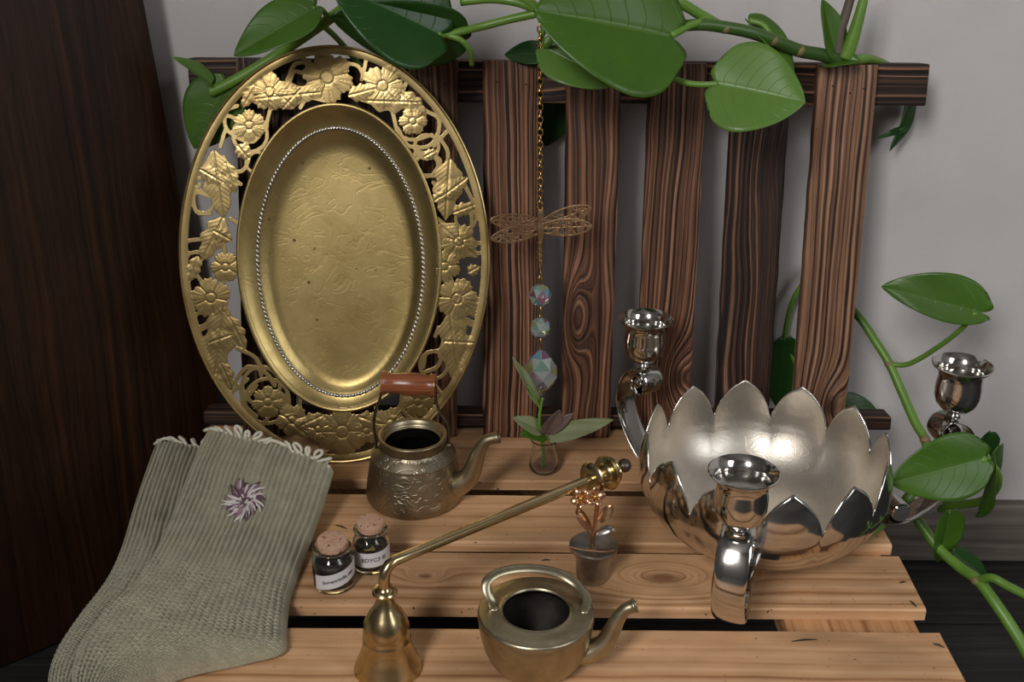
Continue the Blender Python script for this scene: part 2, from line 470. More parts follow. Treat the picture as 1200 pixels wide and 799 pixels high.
for i, (tl, tr, bl, br, rmp, sd, kn) in enumerate(slats):
    q = [rack_local(*p) for p in (tl, tr, bl, br)]
    zt = (q[0][1] + q[1][1]) / 2; zb = max(0.0015, (q[2][1] + q[3][1]) / 2)
    bx = (q[2][0] + q[3][0]) / 2
    mb = MB()
    nz, nxx = 44, 22
    vs_ = []; fs_ = []
    for k in range(nz + 1):
        f = k / nz
        z = zb + (zt - zb) * f
        xl = q[2][0] + (q[0][0] - q[2][0]) * f + 0.0008 * mnoise.noise(Vector((sd, z * 40, 0)))
        xr = q[3][0] + (q[1][0] - q[3][0]) * f + 0.0008 * mnoise.noise(Vector((sd + 5, z * 40, 0)))
        for j in range(nxx + 1):
            e = j / nxx
            x = xl + (xr - xl) * e
            yy = 0.0
            if j in (0, nxx): yy = 0.0016
            elif j in (1, nxx - 1): yy = 0.0003
            yy += 0.0006 * mnoise.noise(Vector((x * 260 + 6 * mnoise.noise(Vector((x * 10, z * 6, sd))), z * 5, sd)))
            if k in (0, nz): yy += 0.0008
            vs_.append((x - bx, yy, z))
    W = nxx + 1
    for k in range(nz):
        for j in range(nxx):
            fs_.append((k * W + j, k * W + j + 1, (k + 1) * W + j + 1, (k + 1) * W + j))
    ring = [j for j in range(W)] + [k * W + nxx for k in range(1, nz + 1)] + [nz * W + j for j in range(nxx - 1, -1, -1)] + [k * W for k in range(nz - 1, 0, -1)]
    nb = len(vs_)
    for r in ring: vs_.append((vs_[r][0], SLT, vs_[r][2]))
    for k in range(len(ring)):
        l = (k + 1) % len(ring)
        fs_.append((ring[l], ring[k], nb + k, nb + l))
    fs_.append(tuple(nb + k for k in range(len(ring))))
    mb.add(vs_, fs_)
    sm = wood('charred_slat_%d' % i, rmp, 'x', 'z', 'y', 330 if i not in (4, 6) else 240, 0.016 if i not in (4, 6) else 0.030, 2.2, kn, bump=0.9, bdist=0.0022, rough=0.5, seed=sd, fibre=0.22, spec=0.35, specks=0.6)
    so = mb.build('slat', sm, rack, smooth=True, sharp=40)
    so.location = (bx, 0, 0)
    for (nx_, nz_) in ((0.25, 0.018), (0.55, 0.024), (0.78, 0.020)):
        nm = MB(); nm.lathe([(0.0011, 0), (0.0009, 0.0006), (0.00001, 0.0007)], 8, Matrix.Translation((q[0][0] + (q[1][0] - q[0][0]) * nx_ - bx, 0.0004, zt - nz_)) @ Matrix.Rotation(PI / 2, 4, 'X'))
        nm.build('nail_hole_disc', M_NAIL, so)  # dark disc standing in for the darkness of a nail hole
rm = wood('charred_rail', CHARD, 'z', 'x', 'y', 260, 0.02, 2.0, bump=0.6, rough=0.55, seed=64, spec=0.3, specks=0.5)
# rails
RT = 0.026
def rail(px_l, px_r, vt, vb, seed):
    # rear rails touch the backs of the slats
    def lp(u, v):
        p0 = rp0 - rn * SLT
        p = rackM.inverted() @ on_plane(u, v, p0, rn); return p
    l = lp(px_l, vt); r = lp(px_r, vt); b = lp((px_l + px_r) / 2, vb); tt = lp((px_l + px_r) / 2, vt)
    zb = max(b.z, 0.0065)
    mb = MB(); mb.box(l.x, r.x, SLT, SLT + RT, zb, tt.z, 0.002)
    o = mb.build('rail', rm, rack, smooth=False)
    return o
rail(219, 1091, 71.5, 121, 1)
rail(238, 1046, 486, 524, 2)

# ------------------------------------------------------------------ cut-out sheets (marching squares)
def cutout(fn, x0, x1, y0, y1, res):
    nx = int((x1 - x0) / res) + 1; ny = int((y1 - y0) / res) + 1
    xs = x0 + np.arange(nx) * res; ys = y0 + np.arange(ny) * res
    X, Y = np.meshgrid(xs, ys)
    D = fn(X, Y)
    D = np.where(np.abs(D) < 1e-6, 1e-6, D)
    S = D < 0
    verts = []; faces = []
    vid = -np.ones((ny, nx), int)
    cnt = S[:-1, :-1].astype(int) + S[1:, :-1] + S[:-1, 1:] + S[1:, 1:]
    used = np.zeros_like(S)
    m = cnt > 0
    used[:-1, :-1] |= m; used[1:, :-1] |= m; used[:-1, 1:] |= m; used[1:, 1:] |= m
    used &= S
    jj, ii = np.nonzero(used)
    vid[jj, ii] = np.arange(len(jj))
    verts = [(xs[i], ys[j]) for j, i in zip(jj, ii)]
    fj, fi = np.nonzero(cnt == 4)
    for j, i in zip(fj, fi):
        faces.append((vid[j, i], vid[j, i + 1], vid[j + 1, i + 1], vid[j + 1, i]))
    ed = {}
    def ev(j0, i0, j1, i1):
        k = (j0, i0, j1, i1) if (j0, i0) < (j1, i1) else (j1, i1, j0, i0)
        if k not in ed:
            a = D[k[0], k[1]]; b = D[k[2], k[3]]
            t = a / (a - b); t = min(0.97, max(0.03, t))
            ed[k] = len(verts)
            verts.append((xs[k[1]] + (xs[k[3]] - xs[k[1]]) * t, ys[k[0]] + (ys[k[2]] - ys[k[0]]) * t))
        return ed[k]
    mj, mi = np.nonzero((cnt > 0) & (cnt < 4))
    for j, i in zip(mj, mi):
        c = [(j, i), (j, i + 1), (j + 1, i + 1), (j + 1, i)]
        poly = []
        for k in range(4):
            a = c[k]; b = c[(k + 1) % 4]
            if S[a]: poly.append(int(vid[a]))
            if S[a] != S[b]: poly.append(ev(*a, *b))
        if len(poly) > 2: faces.append(tuple(poly))
    return np.array(verts), faces

# ------------------------------------------------------------------ brass tray
TLEAN = math.radians(13.0)
tb = at_z(396, 541.5, 0.0)
tn = Vector((0, -math.cos(TLEAN), math.sin(TLEAN)))
def tray_pt(u, v, d=0.0):
    return on_plane(u, v, tb + tn * d, tn)
def build_tray():
    t = thing('brass_tray', tb, 'large oval brass tray with pierced floral rim leaning on the slats', 'tray')
    TR = math.radians(2.6); c_, s_ = math.cos(TR), math.sin(TR)
    def ell(X, Y, cx, cy, a, b):
        dx = X - cx; dy = Y - cy
        x = dx * c_ - dy * s_; y = dx * s_ + dy * c_
        r = np.sqrt((x / a) ** 2 + (y / b) ** 2) + 1e-9
        g = np.sqrt((x / a ** 2) ** 2 + (y / b ** 2) ** 2) + 1e-9
        return (r - 1) * r / g
    OUT = (391.5, 297.5, 182, 245); RIM = (392, 298, 171.5, 234.5); INN = (397.5, 302, 119, 180)
    flowers = [(384, 91, 27, 6, .3), (316, 108, 20, 5, 1.0), (449, 101, 23, 5, .2), (484, 142, 15, 6, 0), (292, 147, 17, 6, .5),
               (264, 313, 16, 6, 0), (521, 312, 17, 6, .4), (314, 471, 17, 7, .2), (490, 471, 16, 6, .1), (401, 506, 26, 6, .5),
               (342, 492, 17, 5, .4), (458, 497, 18, 5, 0), (247, 349, 21, 5, .8), (538, 283, 19, 5, .3), (536, 350, 22, 5, .1), (373, 503, 14, 5, .2), (430, 505, 14, 5, .9)]
    leaves = [((300, 116), (376, 108), 15), ((430, 118), (492, 120), 13), ((408, 112), (440, 104), 10), ((352, 104), (330, 128), 10),
              ((250, 176), (262, 256), 17), ((234, 198), (262, 214), 10), ((264, 190), (276, 226), 9), ((262, 254), (236, 306), 14), ((250, 270), (272, 282), 9),
              ((262, 358), (252, 440), 18), ((244, 402), (272, 392), 12), ((268, 370), (288, 410), 9), ((258, 424), (272, 456), 9), ((232, 300), (222, 330), 8),
              ((527, 186), (522, 258), 16), ((516, 232), (548, 208), 11), ((508, 236), (522, 226), 7), ((514, 262), (560, 302), 13), ((530, 250), (556, 240), 8),
              ((527, 366), (538, 446), 17), ((520, 400), (560, 402), 13), ((534, 330), (556, 372), 11), ((548, 320), (562, 312), 7), ((540, 430), (556, 446), 7),
              ((350, 500), (380, 486), 9), ((420, 488), (448, 498), 10), ((468, 486), (448, 512), 9), ((330, 486), (362, 512), 10),
              ((470, 108), (500, 136), 10), ((300, 100), (284, 126), 9), ((278, 170), (292, 186), 9), ((497, 184), (512, 176), 6)]
    def ring(cx, cy, r, w=4.5): return ('ring', cx, cy, r, w)
    strokes = [[(360, 88), (345, 84), (338, 98), (326, 108)], [(362, 72), (345, 76), (336, 96)], [(408, 74), (420, 78), (428, 92), (440, 104)], [(356, 112), (380, 118)], [(410, 112), (440, 122)],
               [(320, 118), (314, 138), (312, 152)], [(458, 122), (462, 140), (466, 158)], [(466, 150), (478, 170), (500, 172), (512, 160), (514, 140), (500, 130)],
               [(466, 158), (484, 164), (506, 158)], [(490, 172), (484, 190), (492, 204), (510, 206)], [(490, 178), (508, 182), (516, 190), (508, 204)], [(512, 158), (524, 176), (524, 196)],
               [(310, 150), (296, 166), (276, 160), (264, 148), (266, 130), (278, 124)], [(264, 152), (258, 172)], [(286, 162), (292, 182), (284, 200), (268, 198), (262, 184)], [(292, 182), (308, 172)],
               [(246, 230), (228, 226), (230, 248), (246, 250)], [(234, 216), (218, 234)], [(236, 280), (218, 284), (220, 300)], [(226, 318), (236, 330), (240, 342)], [(240, 362), (228, 372), (226, 392), (246, 398)],
               [(264, 302), (262, 286)], [(262, 330), (254, 340)], [(262, 200), (282, 216)], [(270, 256), (280, 262)], [(278, 408), (300, 420), (306, 440)], [(276, 446), (290, 430), (310, 436), (322, 452)],
               [(282, 452), (286, 474), (300, 488)], [(290, 466), (300, 452)], [(330, 462), (340, 482)], [(336, 462), (332, 480)], [(262, 440), (282, 456), (284, 474)],
               [(512, 256), (520, 262)], [(540, 240), (552, 252), (552, 268), (546, 280)], [(540, 208), (556, 240), (562, 250)], [(530, 300), (524, 306)], [(528, 326), (532, 338)], [(552, 298), (566, 296)],
               [(540, 366), (556, 360), (566, 352)], [(534, 374), (562, 384)], [(510, 394), (514, 384)], [(496, 430), (500, 414), (516, 410), (524, 396)], [(516, 410), (526, 430), (534, 446), (552, 450)],
               [(498, 436), (512, 430), (518, 418)], [(534, 446), (518, 462), (506, 470)], [(476, 462), (466, 480)], [(494, 452), (506, 440)], [(470, 462), (478, 452), (494, 446)], [(520, 462), (522, 480), (508, 492)],
               [(384, 115), (386, 126)], [(358, 116), (352, 126)], [(392, 484), (398, 496)], [(508, 214), (516, 226)], [(520, 284), (512, 300)], [(352, 468), (350, 486)], [(440, 478), (446, 492)]]
    rings = [(293, 158, 20, 4.5), (500, 172, 14, 4.2), (500, 194, 13, 4.0), (238, 236, 13, 3.6), (306, 452, 22, 4.5), (232, 372, 15, 3.8), (546, 256, 12, 3.8), (508, 428, 16, 4.2), (494, 470, 24, 4.2), (313, 470, 26, 4.2), (300, 190, 12, 4)]
    # short ties from the motifs to both edges
    ties = []
    rr = random.Random(3)
    for k in range(18):
        a = 2 * PI * (k + rr.uniform(-.25, .25)) / 18
        ties.append((a, rr.uniform(0.60, 0.75), rr.uniform(-0.05, 0.05)))
    for a, f, sk in ties:
        po = (392 + 178 * math.cos(a), 298 + 240 * math.sin(a))
        pi_ = (397.5 + 119 * math.cos(a + sk), 302 + 180 * math.sin(a + sk))
        mid = (po[0] + (pi_[0] - po[0]) * f * 0.75, po[1] + (pi_[1] - po[1]) * f * 0.75)
        strokes.append([po, (po[0] * .6 + mid[0] * .4 + 3, po[1] * .6 + mid[1] * .4 - 3), mid])
    def seg_d(X, Y, a, b):
        ax, ay = a; bx, by = b
        L = (bx - ax) ** 2 + (by - ay) ** 2 + 1e-9
        tt = np.clip(((X - ax) * (bx - ax) + (Y - ay) * (by - ay)) / L, 0, 1)
        return np.hypot(X - ax - tt * (bx - ax), Y - ay - tt * (by - ay))
    def flower_d(X, Y, f):
        cx, cy, R, n, ph = f
        dx = X - cx; dy = Y - cy; r = np.hypot(dx, dy); th = np.arctan2(dy, dx)
        rad = 1.12 * R * (0.74 + 0.26 * np.sqrt(np.abs(np.cos(n * (th - ph) / 2)))) * (1 + 0.04 * np.cos(4 * n * th))
        return (r - rad) * 0.9, r, th
    def leaf_st(X, Y, l):
        (ax, ay), (bx, by), w = l
        L = math.hypot(bx - ax, by - ay); ux, uy = (bx - ax) / L, (by - ay) / L
        s = ((X - ax) * ux + (Y - ay) * uy) / L; tt = -(X - ax) * uy + (Y - ay) * ux
        ss = np.clip(s, 0, 1)
        hw = 1.0 * w * np.sin(PI * ss ** 0.8) ** 0.75 * (1 + 0.16 * np.cos(ss * 2 * PI * 3.3 + 1.5))
        d = np.maximum(np.abs(tt) - hw, np.maximum(-s, s - 1) * L)
        return d, s, tt, L
    strokes2 = []
    for st in strokes:
        sp = spline(st, 5) if len(st) > 2 else [np.array(p) for p in st]
        strokes2.append(sp)
    def fn(X, Y):
        o = ell(X, Y, *OUT)
        D = np.maximum(o, -ell(X, Y, *RIM))
        i = ell(X, Y, *INN)
        D = np.minimum(D, np.maximum(i, -(i + 5)))
        M = np.full_like(D, 99.0)
        for f in flowers: M = np.minimum(M, flower_d(X, Y, f)[0])
        for l in leaves: M = np.minimum(M, leaf_st(X, Y, l)[0])
        for (cx, cy, r, w) in rings: M = np.minimum(M, np.abs(np.hypot(X - cx, Y - cy) - r) - w / 2)
        for sp in strokes2:
            for a, b in zip(sp[:-1], sp[1:]):
                x0, x1 = min(a[0], b[0]) - 6, max(a[0], b[0]) + 6; y0, y1 = min(a[1], b[1]) - 6, max(a[1], b[1]) + 6
                c0 = max(0, int((x0 - X[0, 0]) / RES)); c1 = int((x1 - X[0, 0]) / RES) + 1
                r0 = max(0, int((y0 - Y[0, 0]) / RES)); r1 = int((y1 - Y[0, 0]) / RES) + 1
                sub = M[r0:r1, c0:c1]
                if sub.size: M[r0:r1, c0:c1] = np.minimum(sub, seg_d(X[r0:r1, c0:c1], Y[r0:r1, c0:c1], a, b) - 2.4)
        M = np.maximum(M, o + 2)            # stay inside the outer edge
        M = np.maximum(M, -(i + 4))         # and outside the well
        return np.minimum(D, M)
    RES = 0.8
    V, faces = cutout(fn, 206, 578, 48, 548, RES)
    X, Y = V[:, 0], V[:, 1]
    H = np.zeros(len(V))
    o = ell(X, Y, *OUT); rimd = ell(X, Y, *RIM)
    for f in flowers:
        d, r, th = flower_d(X, Y, f)
        cx, cy, R, n, ph = f
        ins = d < 0
        H += np.where(ins, 0.0011 * np.clip(-d / (R * 0.55), 0, 1) ** 0.7, 0)
        g = np.abs(np.sin(n * (th - ph) / 2 + PI / 2 * 0)) * r
        gd = np.abs(np.cos(n * (th - ph) / 2)) * r * 1.2
        H -= np.where(ins & (r > R * .25), 0.0007 * np.exp(-(gd / 1.2) ** 2), 0)
        H -= np.where(ins, 0.0007 * np.exp(-((r - R * .28) / 1.0) ** 2), 0)
        H -= np.where(ins & (r > R * .3), 0.0004 * np.exp(-(np.sin(3 * n * th) * r / 3 / 0.9) ** 2), 0)
    for l in leaves:
        d, s, tt, L = leaf_st(X, Y, l)
        ins = (d < 0)
        H += np.where(ins, 0.0010 * np.clip(-d / (l[2] * .8), 0, 1) ** 0.7, 0)
        H -= np.where(ins, 0.0008 * np.exp(-(tt / 1.1) ** 2), 0)
        vv = np.sin((s * L - np.abs(tt) * 0.9) * 2 * PI / 12.0)
        H -= np.where(ins & (np.abs(tt) > 1.5), 0.0003 * np.exp(-(vv / 0.25) ** 2), 0)
    H += np.where(rimd > 0, 0.0010 * np.clip(np.sin(np.clip((rimd) / 11.0, 0, 1) * PI), 0, 1), 0)
    H += np.clip((o + 12) / 12, 0, 1) ** 2 * 0.0012
    H[:] = H * 0.33
    pts = [tray_pt(x, y, h + 0.0016) for x, y, h in zip(X, Y, H)]
    mb = MB(); mb.add(pts, faces)
    ob = mb.build('pierced_rim', M_BRASS, t, world=True, sharp=None, weld=False)
    bm = bmesh.new(); bm.from_mesh(ob.data); bm.faces.ensure_lookup_table()
    if bm.faces[0].normal.y > 0: bmesh.ops.reverse_faces(bm, faces=bm.faces[:])
    bm.to_mesh(ob.data); bm.free()
    md = ob.modifiers.new('thickness', 'SOLIDIFY'); md.thickness = 0.0012; md.offset = -1
    # rolled edge
    def er(E, n, d, f=1.0):
        out = []
        for k in range(n):
            a = 2 * PI * k / n
            x = E[2] * f * math.cos(a); y = E[3] * f * math.sin(a)
            out.append(tray_pt(E[0] + x * c_ + y * s_, E[1] - x * s_ + y * c_, d))
        return out
    mb = MB(); mb.tube(er(OUT, 160, 0.0022, 0.994), 0.0012, 8, closed=True)
    mb.build('rolled_edge', M_BRASS, t, world=True)
    # well
    rings_ = [(397.3, 301.5, 120.5, 181.5, 0.0022), (397.5, 302, 117, 178.5, 0.0016), (397.8, 303, 112, 173, -0.0015), (398.3, 304.5, 105, 166, -0.0052),
              (398.8, 306, 99.5, 160, -0.0078), (399, 307, 96, 156, -0.0088), (399.5, 308, 92, 151.5, -0.0112), (400.5, 309.5, 87, 145, -0.0150), (401.2, 311, 82, 139, -0.0172),
              (402, 312, 75, 131, -0.0182), (402, 312, 60, 108, -0.0186), (402, 312, 40, 70, -0.0186), (402, 312, 20, 35, -0.0186), (402, 312, 1, 1.5, -0.0186)]
    N = 144; vs_ = []; fs_ = []
    for E in rings_: vs_ += er(E, N, E[4] * (0.62 if E[4] < 0 else 1))
    for k in range(len(rings_) - 1):
        for j in range(N):
            l = (j + 1) % N
            fs_.append((k * N + j, k * N + l, (k + 1) * N + l, (k + 1) * N + j))
    fs_.append(tuple((len(rings_) - 1) * N + j for j in range(N)))
    mb = MB(); mb.add(vs_, fs_)
    w = mb.build('well', M_BRASS_BASE, t, world=True, sharp=None, solid=0.0012)
    # beaded border
    mb = MB()
    pts = er((399, 307, 97, 157), 176, -0.0042)
    for k, p in enumerate(pts):
        q = pts[(k + 1) % len(pts)]
        d = (q - p).normalized()
        a = (d + tn.cross(d) * 0.55).normalized()
        M = a.to_track_quat('Z', 'Y').to_matrix().to_4x4()
        mb.ball(p + tn * 0.0006 * ((k % 2) - 0.5), 0.0022, (0.62, 0.62, 1.35), 6, M)
    b = mb.build('beaded_border', M_SILVERCHAIN, t, world=True, sharp=None, weld=False)
    tag(b, 'silver twisted bead border round the well', kind='stuff')
build_tray()

# ------------------------------------------------------------------ brass kettle with bail handle
def build_kettle():
    base = at_z(486, 581, 0); base.z = 0
    t = thing('brass_kettle', base, 'engraved brass kettle with wooden grip handle standing before the oval tray', 'kettle')
    body = MB()
    prof = [(0.0001, 0.0005), (0.036, 0.0005), (0.040, 0.0012), (0.0415, 0.004), (0.0415, 0.008), (0.0405, 0.016), (0.0390, 0.026), (0.0372, 0.036), (0.0360, 0.0415), (0.0364, 0.0420), (0.0364, 0.0428), (0.0356, 0.0434),
            (0.0335, 0.0458), (0.0300, 0.0485), (0.0285, 0.0500), (0.0278, 0.0515)]
    body.lathe(prof, 72)
    body.build('body', M_KETTLE, t, sharp=50)
    neck = MB()
    neck.lathe([(0.0274, 0.0500), (0.0274, 0.0575), (0.0290, 0.0590), (0.0296, 0.0602), (0.0290, 0.0612), (0.0268, 0.0612), (0.0255, 0.0600), (0.0248, 0.0570), (0.0243, 0.0555), (0.0236, 0.0552), (0.0232, 0.0545)], 64)
    neck.build('neck', M_OLDBRASS, t, sharp=60)
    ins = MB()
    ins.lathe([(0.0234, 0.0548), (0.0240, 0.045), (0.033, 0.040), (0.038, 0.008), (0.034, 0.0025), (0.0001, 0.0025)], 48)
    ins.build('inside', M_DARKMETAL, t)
    # engraved leaf panels: shallow raised leaves on the wall of the body
    lf = MB()
    def wall_r(z): return float(np.interp(z, [p[1] for p in prof[3:9]], [p[0] for p in prof[3:9]]))
    for (a0, z0, rotl, L) in ((-2.15, 0.020, 0.9, .020), (-1.85, 0.027, 0.2, .018), (-1.55, 0.017, 2.3, .018), (-1.25, 0.026, 1.0, .016), (-0.95, 0.016, 0.4, .015), (-2.45, 0.026, 2.2, .016), (-1.70, 0.034, 0.0, .014), (-0.65, 0.027, 0.8, .016)):
        vs_ = []; fs_ = []; ns, nt = 10, 6
        for i in range(ns + 1):
            s_ = i / ns
            hw = 0.0042 * math.sin(PI * min(1, s_ + 1e-4) ** 0.8) ** 0.8
            for j in range(nt + 1):
                tt = -1 + 2 * j / nt
                x = (s_ - .5) * L; y = tt * hw + 0.003 * math.sin(s_ * 3)
                xa = x * math.cos(rotl) - y * math.sin(rotl); za = x * math.sin(rotl) + y * math.cos(rotl)
                z = z0 + za; a = a0 + xa / 0.038
                r = wall_r(z) + 0.0006 * (1 - tt * tt) * (1 - (2 * s_ - 1) ** 2) - 0.0001 - (0.0005 if j == nt // 2 else 0)
                vs_.append((r * math.cos(a), r * math.sin(a), z))
        for i in range(ns):
            for j in range(nt):
                fs_.append((i * (nt + 1) + j, (i + 1) * (nt + 1) + j, (i + 1) * (nt + 1) + j + 1, i * (nt + 1) + j + 1))
        lf.add(vs_, fs_)
    lf.build('chased_leaves', M_OLDBRASS, t, sharp=None)
    sp = MB()
    def rel(u, v, dy=0.0):
        return at_y(u, v, base.y + dy) - base
    path = [rel(522, 572, -.006), rel(538, 567, -.012), rel(550, 557, -.014), rel(557, 541, -.015), rel(562, 527, -.016), rel(570, 516, -.017), rel(585, 512, -.018)]
    pp = spline(path, 6); n = len(pp)
    rad = [float(np.interp(k / (n - 1), [0, .2, .45, .75, .92, 1], [0.0115, 0.0098, 0.0074, 0.0052, 0.0046, 0.0052])) for k in range(n)]
    sp.tube(pp, rad, 20, caps=False)
    d = (Vector(pp[-1]) - Vector(pp[-2])).normalized()
    sp.build('spout', M_OLDBRASS, t, solid=0.0007)
    # bail
    L0 = rel(441, 524); L1 = rel(525, 514)
    for nm_, pts in (('left', [(441, 526), (440, 512), (438, 498), (440, 482), (445, 468), (448, 452)]), ('right', [(525, 524), (526, 508), (524, 496), (516, 484), (511, 470), (510, 452)])):
        h = MB()
        h.tube(spline([rel(u, v, 0.001) for u, v in pts], 6), 0.0021, 10, flat=0.6)
        h.build('bail_arm', M_WIRE, t)
    for u, v in ((442, 528), (525, 522)):
        br = MB()
        p = rel(u, v); out = Vector((-1 if u < 480 else 1, 0, 0))
        br.ball(p, 0.0024, (1.3, 0.8, 1.0), 8)
        br.tube([p - out * 0.0005 + Vector((0, 0, 0.001)), p - out * 0.006 - Vector((0, 0, 0.004)), p - out * 0.010 - Vector((0, 0, 0.008))], [0.002, 0.003, 0.003], 8)
        br.build('bracket', M_OLDBRASS, t)
    a = rel(446, 448); b = rel(511, 452)
    ax = (b - a); Lg = ax.length
    M = Matrix.Translation(a) @ ax.to_track_quat('Z', 'Y').to_matrix().to_4x4()
    g = MB()
    g.lathe([(0.0001, 0)] + [(r, f * Lg) for r, f in ((0.0075, 0.0), (0.0098, 0.02), (0.0102, 0.06), (0.0088, 0.13), (0.0084, 0.25), (0.0092, 0.38), (0.0100, 0.52), (0.0098, 0.66), (0.0088, 0.80), (0.0086, 0.88), (0.0098, 0.95), (0.0100, 0.98), (0.0080, 1.0))] + [(0.0001, Lg)], 32, M)
    g.build('wooden_grip', wood('grip_wood', [(0.3, (0.20, 0.062, 0.025)), (0.55, (0.32, 0.105, 0.045)), (0.8, (0.38, 0.14, 0.065))], 'z', 'x', 'y', 400, 0.01, 8, bump=0.1, rough=0.28, seed=3, spec=0.5), t)
build_kettle()

# ------------------------------------------------------------------ small open brass teapot
def build_teapot():
    base = at_z(627, 777, 0); base.z = 0
    t = thing('brass_teapot', base, 'small open brass teapot with low strap handle and short spout', 'teapot')
    body = MB()
    body.lathe([(0.0001, 0.0004), (0.0225, 0.0004), (0.0245, 0.0012), (0.0275, 0.003), (0.0325, 0.010), (0.0362, 0.019), (0.0384, 0.030), (0.0393, 0.038), (0.0397, 0.0425), (0.0392, 0.0442), (0.0380, 0.0448),
                (0.0310, 0.0452), (0.0262, 0.0452), (0.0245, 0.0456), (0.0236, 0.0462), (0.0228, 0.0458), (0.0224, 0.0445)], 80)
    body.build('body', M_POTBRASS, t, sharp=50)
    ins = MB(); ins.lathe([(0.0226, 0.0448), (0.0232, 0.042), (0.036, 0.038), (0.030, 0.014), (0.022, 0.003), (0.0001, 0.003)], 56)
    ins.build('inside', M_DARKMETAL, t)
    def rel(u, v, dy=0.0): return at_y(u, v, base.y + dy) - base
    sp = MB()
    pp = spline([rel(676, 763, -.004), rel(691, 763, -.006), rel(706, 756, -.008), rel(716, 741, -.008), rel(724, 725, -.008), rel(733, 714, -.008), rel(745, 709, -.008)], 6); n = len(pp)
    rad = [float(np.interp(k / (n - 1), [0, .2, .45, .8, .95, 1], [0.0088, 0.0076, 0.0056, 0.0036, 0.0038, 0.0046])) for k in range(n)]
    sp.tube(pp, rad, 20, caps=False); sp.build('spout', M_POTBRASS, t, solid=0.0007)
    h = MB()
    # strap: rises at the left shoulder, runs back across the rear of the top and comes down at the right
    zs = 0.0455
    path = [(-0.0285, 0.002, zs - 0.0005), (-0.0300, 0.003, zs + 0.005), (-0.0335, 0.006, zs + 0.011), (-0.0335, 0.010, zs + 0.0155), (-0.0270, 0.0155, zs + 0.0182), (-0.0140, 0.0215, zs + 0.0178), (0.0020, 0.0255, zs + 0.0150), (0.0170, 0.0255, zs + 0.0110),
            (0.0275, 0.0205, zs + 0.0070), (0.0335, 0.012, zs + 0.0040), (0.0345, 0.005, zs + 0.0015), (0.0325, 0.000, zs - 0.0008)]
    h.tube(spline(path, 7), 0.0034, 14, flat=0.40, up_hint=(0.05, -0.55, 1.0))
    h.build('handle', M_POTBRASS, t)
    for x, y in ((-0.0288, 0.002), (0.0325, 0.000)):
        lug = MB()
        lug.ball((x, y, zs - 0.0003), 0.0034, (1.1, 1.0, 0.4), 8)
        lug.build('solder_lug', M_POTBRASS, t)
build_teapot()

# ------------------------------------------------------------------ candle snuffer
def build_snuffer():
    base = at_z(455, 782, 0); base.z = 0
    t = thing('candle_snuffer', base, 'long-handled brass candle snuffer with bell cup and ringed end', 'candle snuffer')
    bell = MB()
    out = [(0.0232, 0.0), (0.0236, 0.0008), (0.0222, 0.005), (0.0192, 0.012), (0.0172, 0.019), (0.0163, 0.0245), (0.0166, 0.0252), (0.0166, 0.0262), (0.0160, 0.027), (0.0162, 0.032), (0.0150, 0.039), (0.0118, 0.046), (0.0082, 0.051), (0.0062, 0.056), (0.0052, 0.061)]
    bell.lathe([(0.0222, 0.0)] + out[:1] + out[1:] + [(0.0051, 0.0615), (0.0001, 0.0615)], 64)
    bell.lathe([(0.0222, 0.0), (0.0180, 0.012), (0.0150, 0.025), (0.014, 0.034), (0.006, 0.05), (0.0001, 0.052)], 48)
    bell.build('bell', M_POLBRASS, t, sharp=60)
    ring = MB(); ring.lathe([(0.0048, 0.0605), (0.0072, 0.0610), (0.0084, 0.0625), (0.0086, 0.0638), (0.0078, 0.0650), (0.0058, 0.0654), (0.0048, 0.0662), (0.0040, 0.0680)], 40)
    ring.build('collar_ring', M_POLBRASS, t)
    C = at_y(694, 561, 0.745) - base
    topz = 0.0845
    p0 = Vector((0, 0, 0.064)); p1 = Vector((0, 0, topz - 0.010))
    dirv = (C - Vector((0, 0, topz))).normalized()
    pts = [p0, Vector((0, 0, 0.072)), p1] + [p1 + Vector((0, 0, 0.010 * math.sin(a))) + Vector((dirv.x, dirv.y, 0)) * 0.010 * (1 - math.cos(a)) for a in (0.5, 1.0, 1.4)] 
    st = pts[-1]
    n = 14
    for k in range(1, n + 1): pts.append(st + (C - st) * (k / n))
    arm = MB(); arm.tube(pts, [0.0040] * 3 + [0.0038] * 3 + [0.0036 + 0.0006 * k / n for k in range(n)], 16)
    arm.build('arm', M_POLBRASS, t)
    d = (C - st).normalized()
    M = Matrix.Translation(C) @ d.to_track_quat('Z', 'Y').to_matrix().to_4x4()
    fe = MB()
    fe.lathe([(0.0040, -0.003), (0.0080, -0.0025), (0.0122, -0.0012), (0.0132, 0.0), (0.0122, 0.0014), (0.0085, 0.0024), (0.0076, 0.004), (0.0074, 0.012), (0.0084, 0.0132), (0.0128, 0.0142), (0.0138, 0.0156), (0.0128, 0.0170), (0.0100, 0.0178), (0.0112, 0.0192), (0.0112, 0.0206), (0.008, 0.0225), (0.0048, 0.024)], 40, M)
    fe.build('ferrule', M_POLBRASS, t)
    fin = MB()
    fin.lathe([(0.0040, 0.023), (0.0032, 0.026), (0.0028, 0.029), (0.0042, 0.0305), (0.0054, 0.033), (0.0054, 0.0355), (0.0040, 0.038), (0.0001, 0.039)], 24, M)
    fin.build('finial', M_WIRE, t)
build_snuffer()

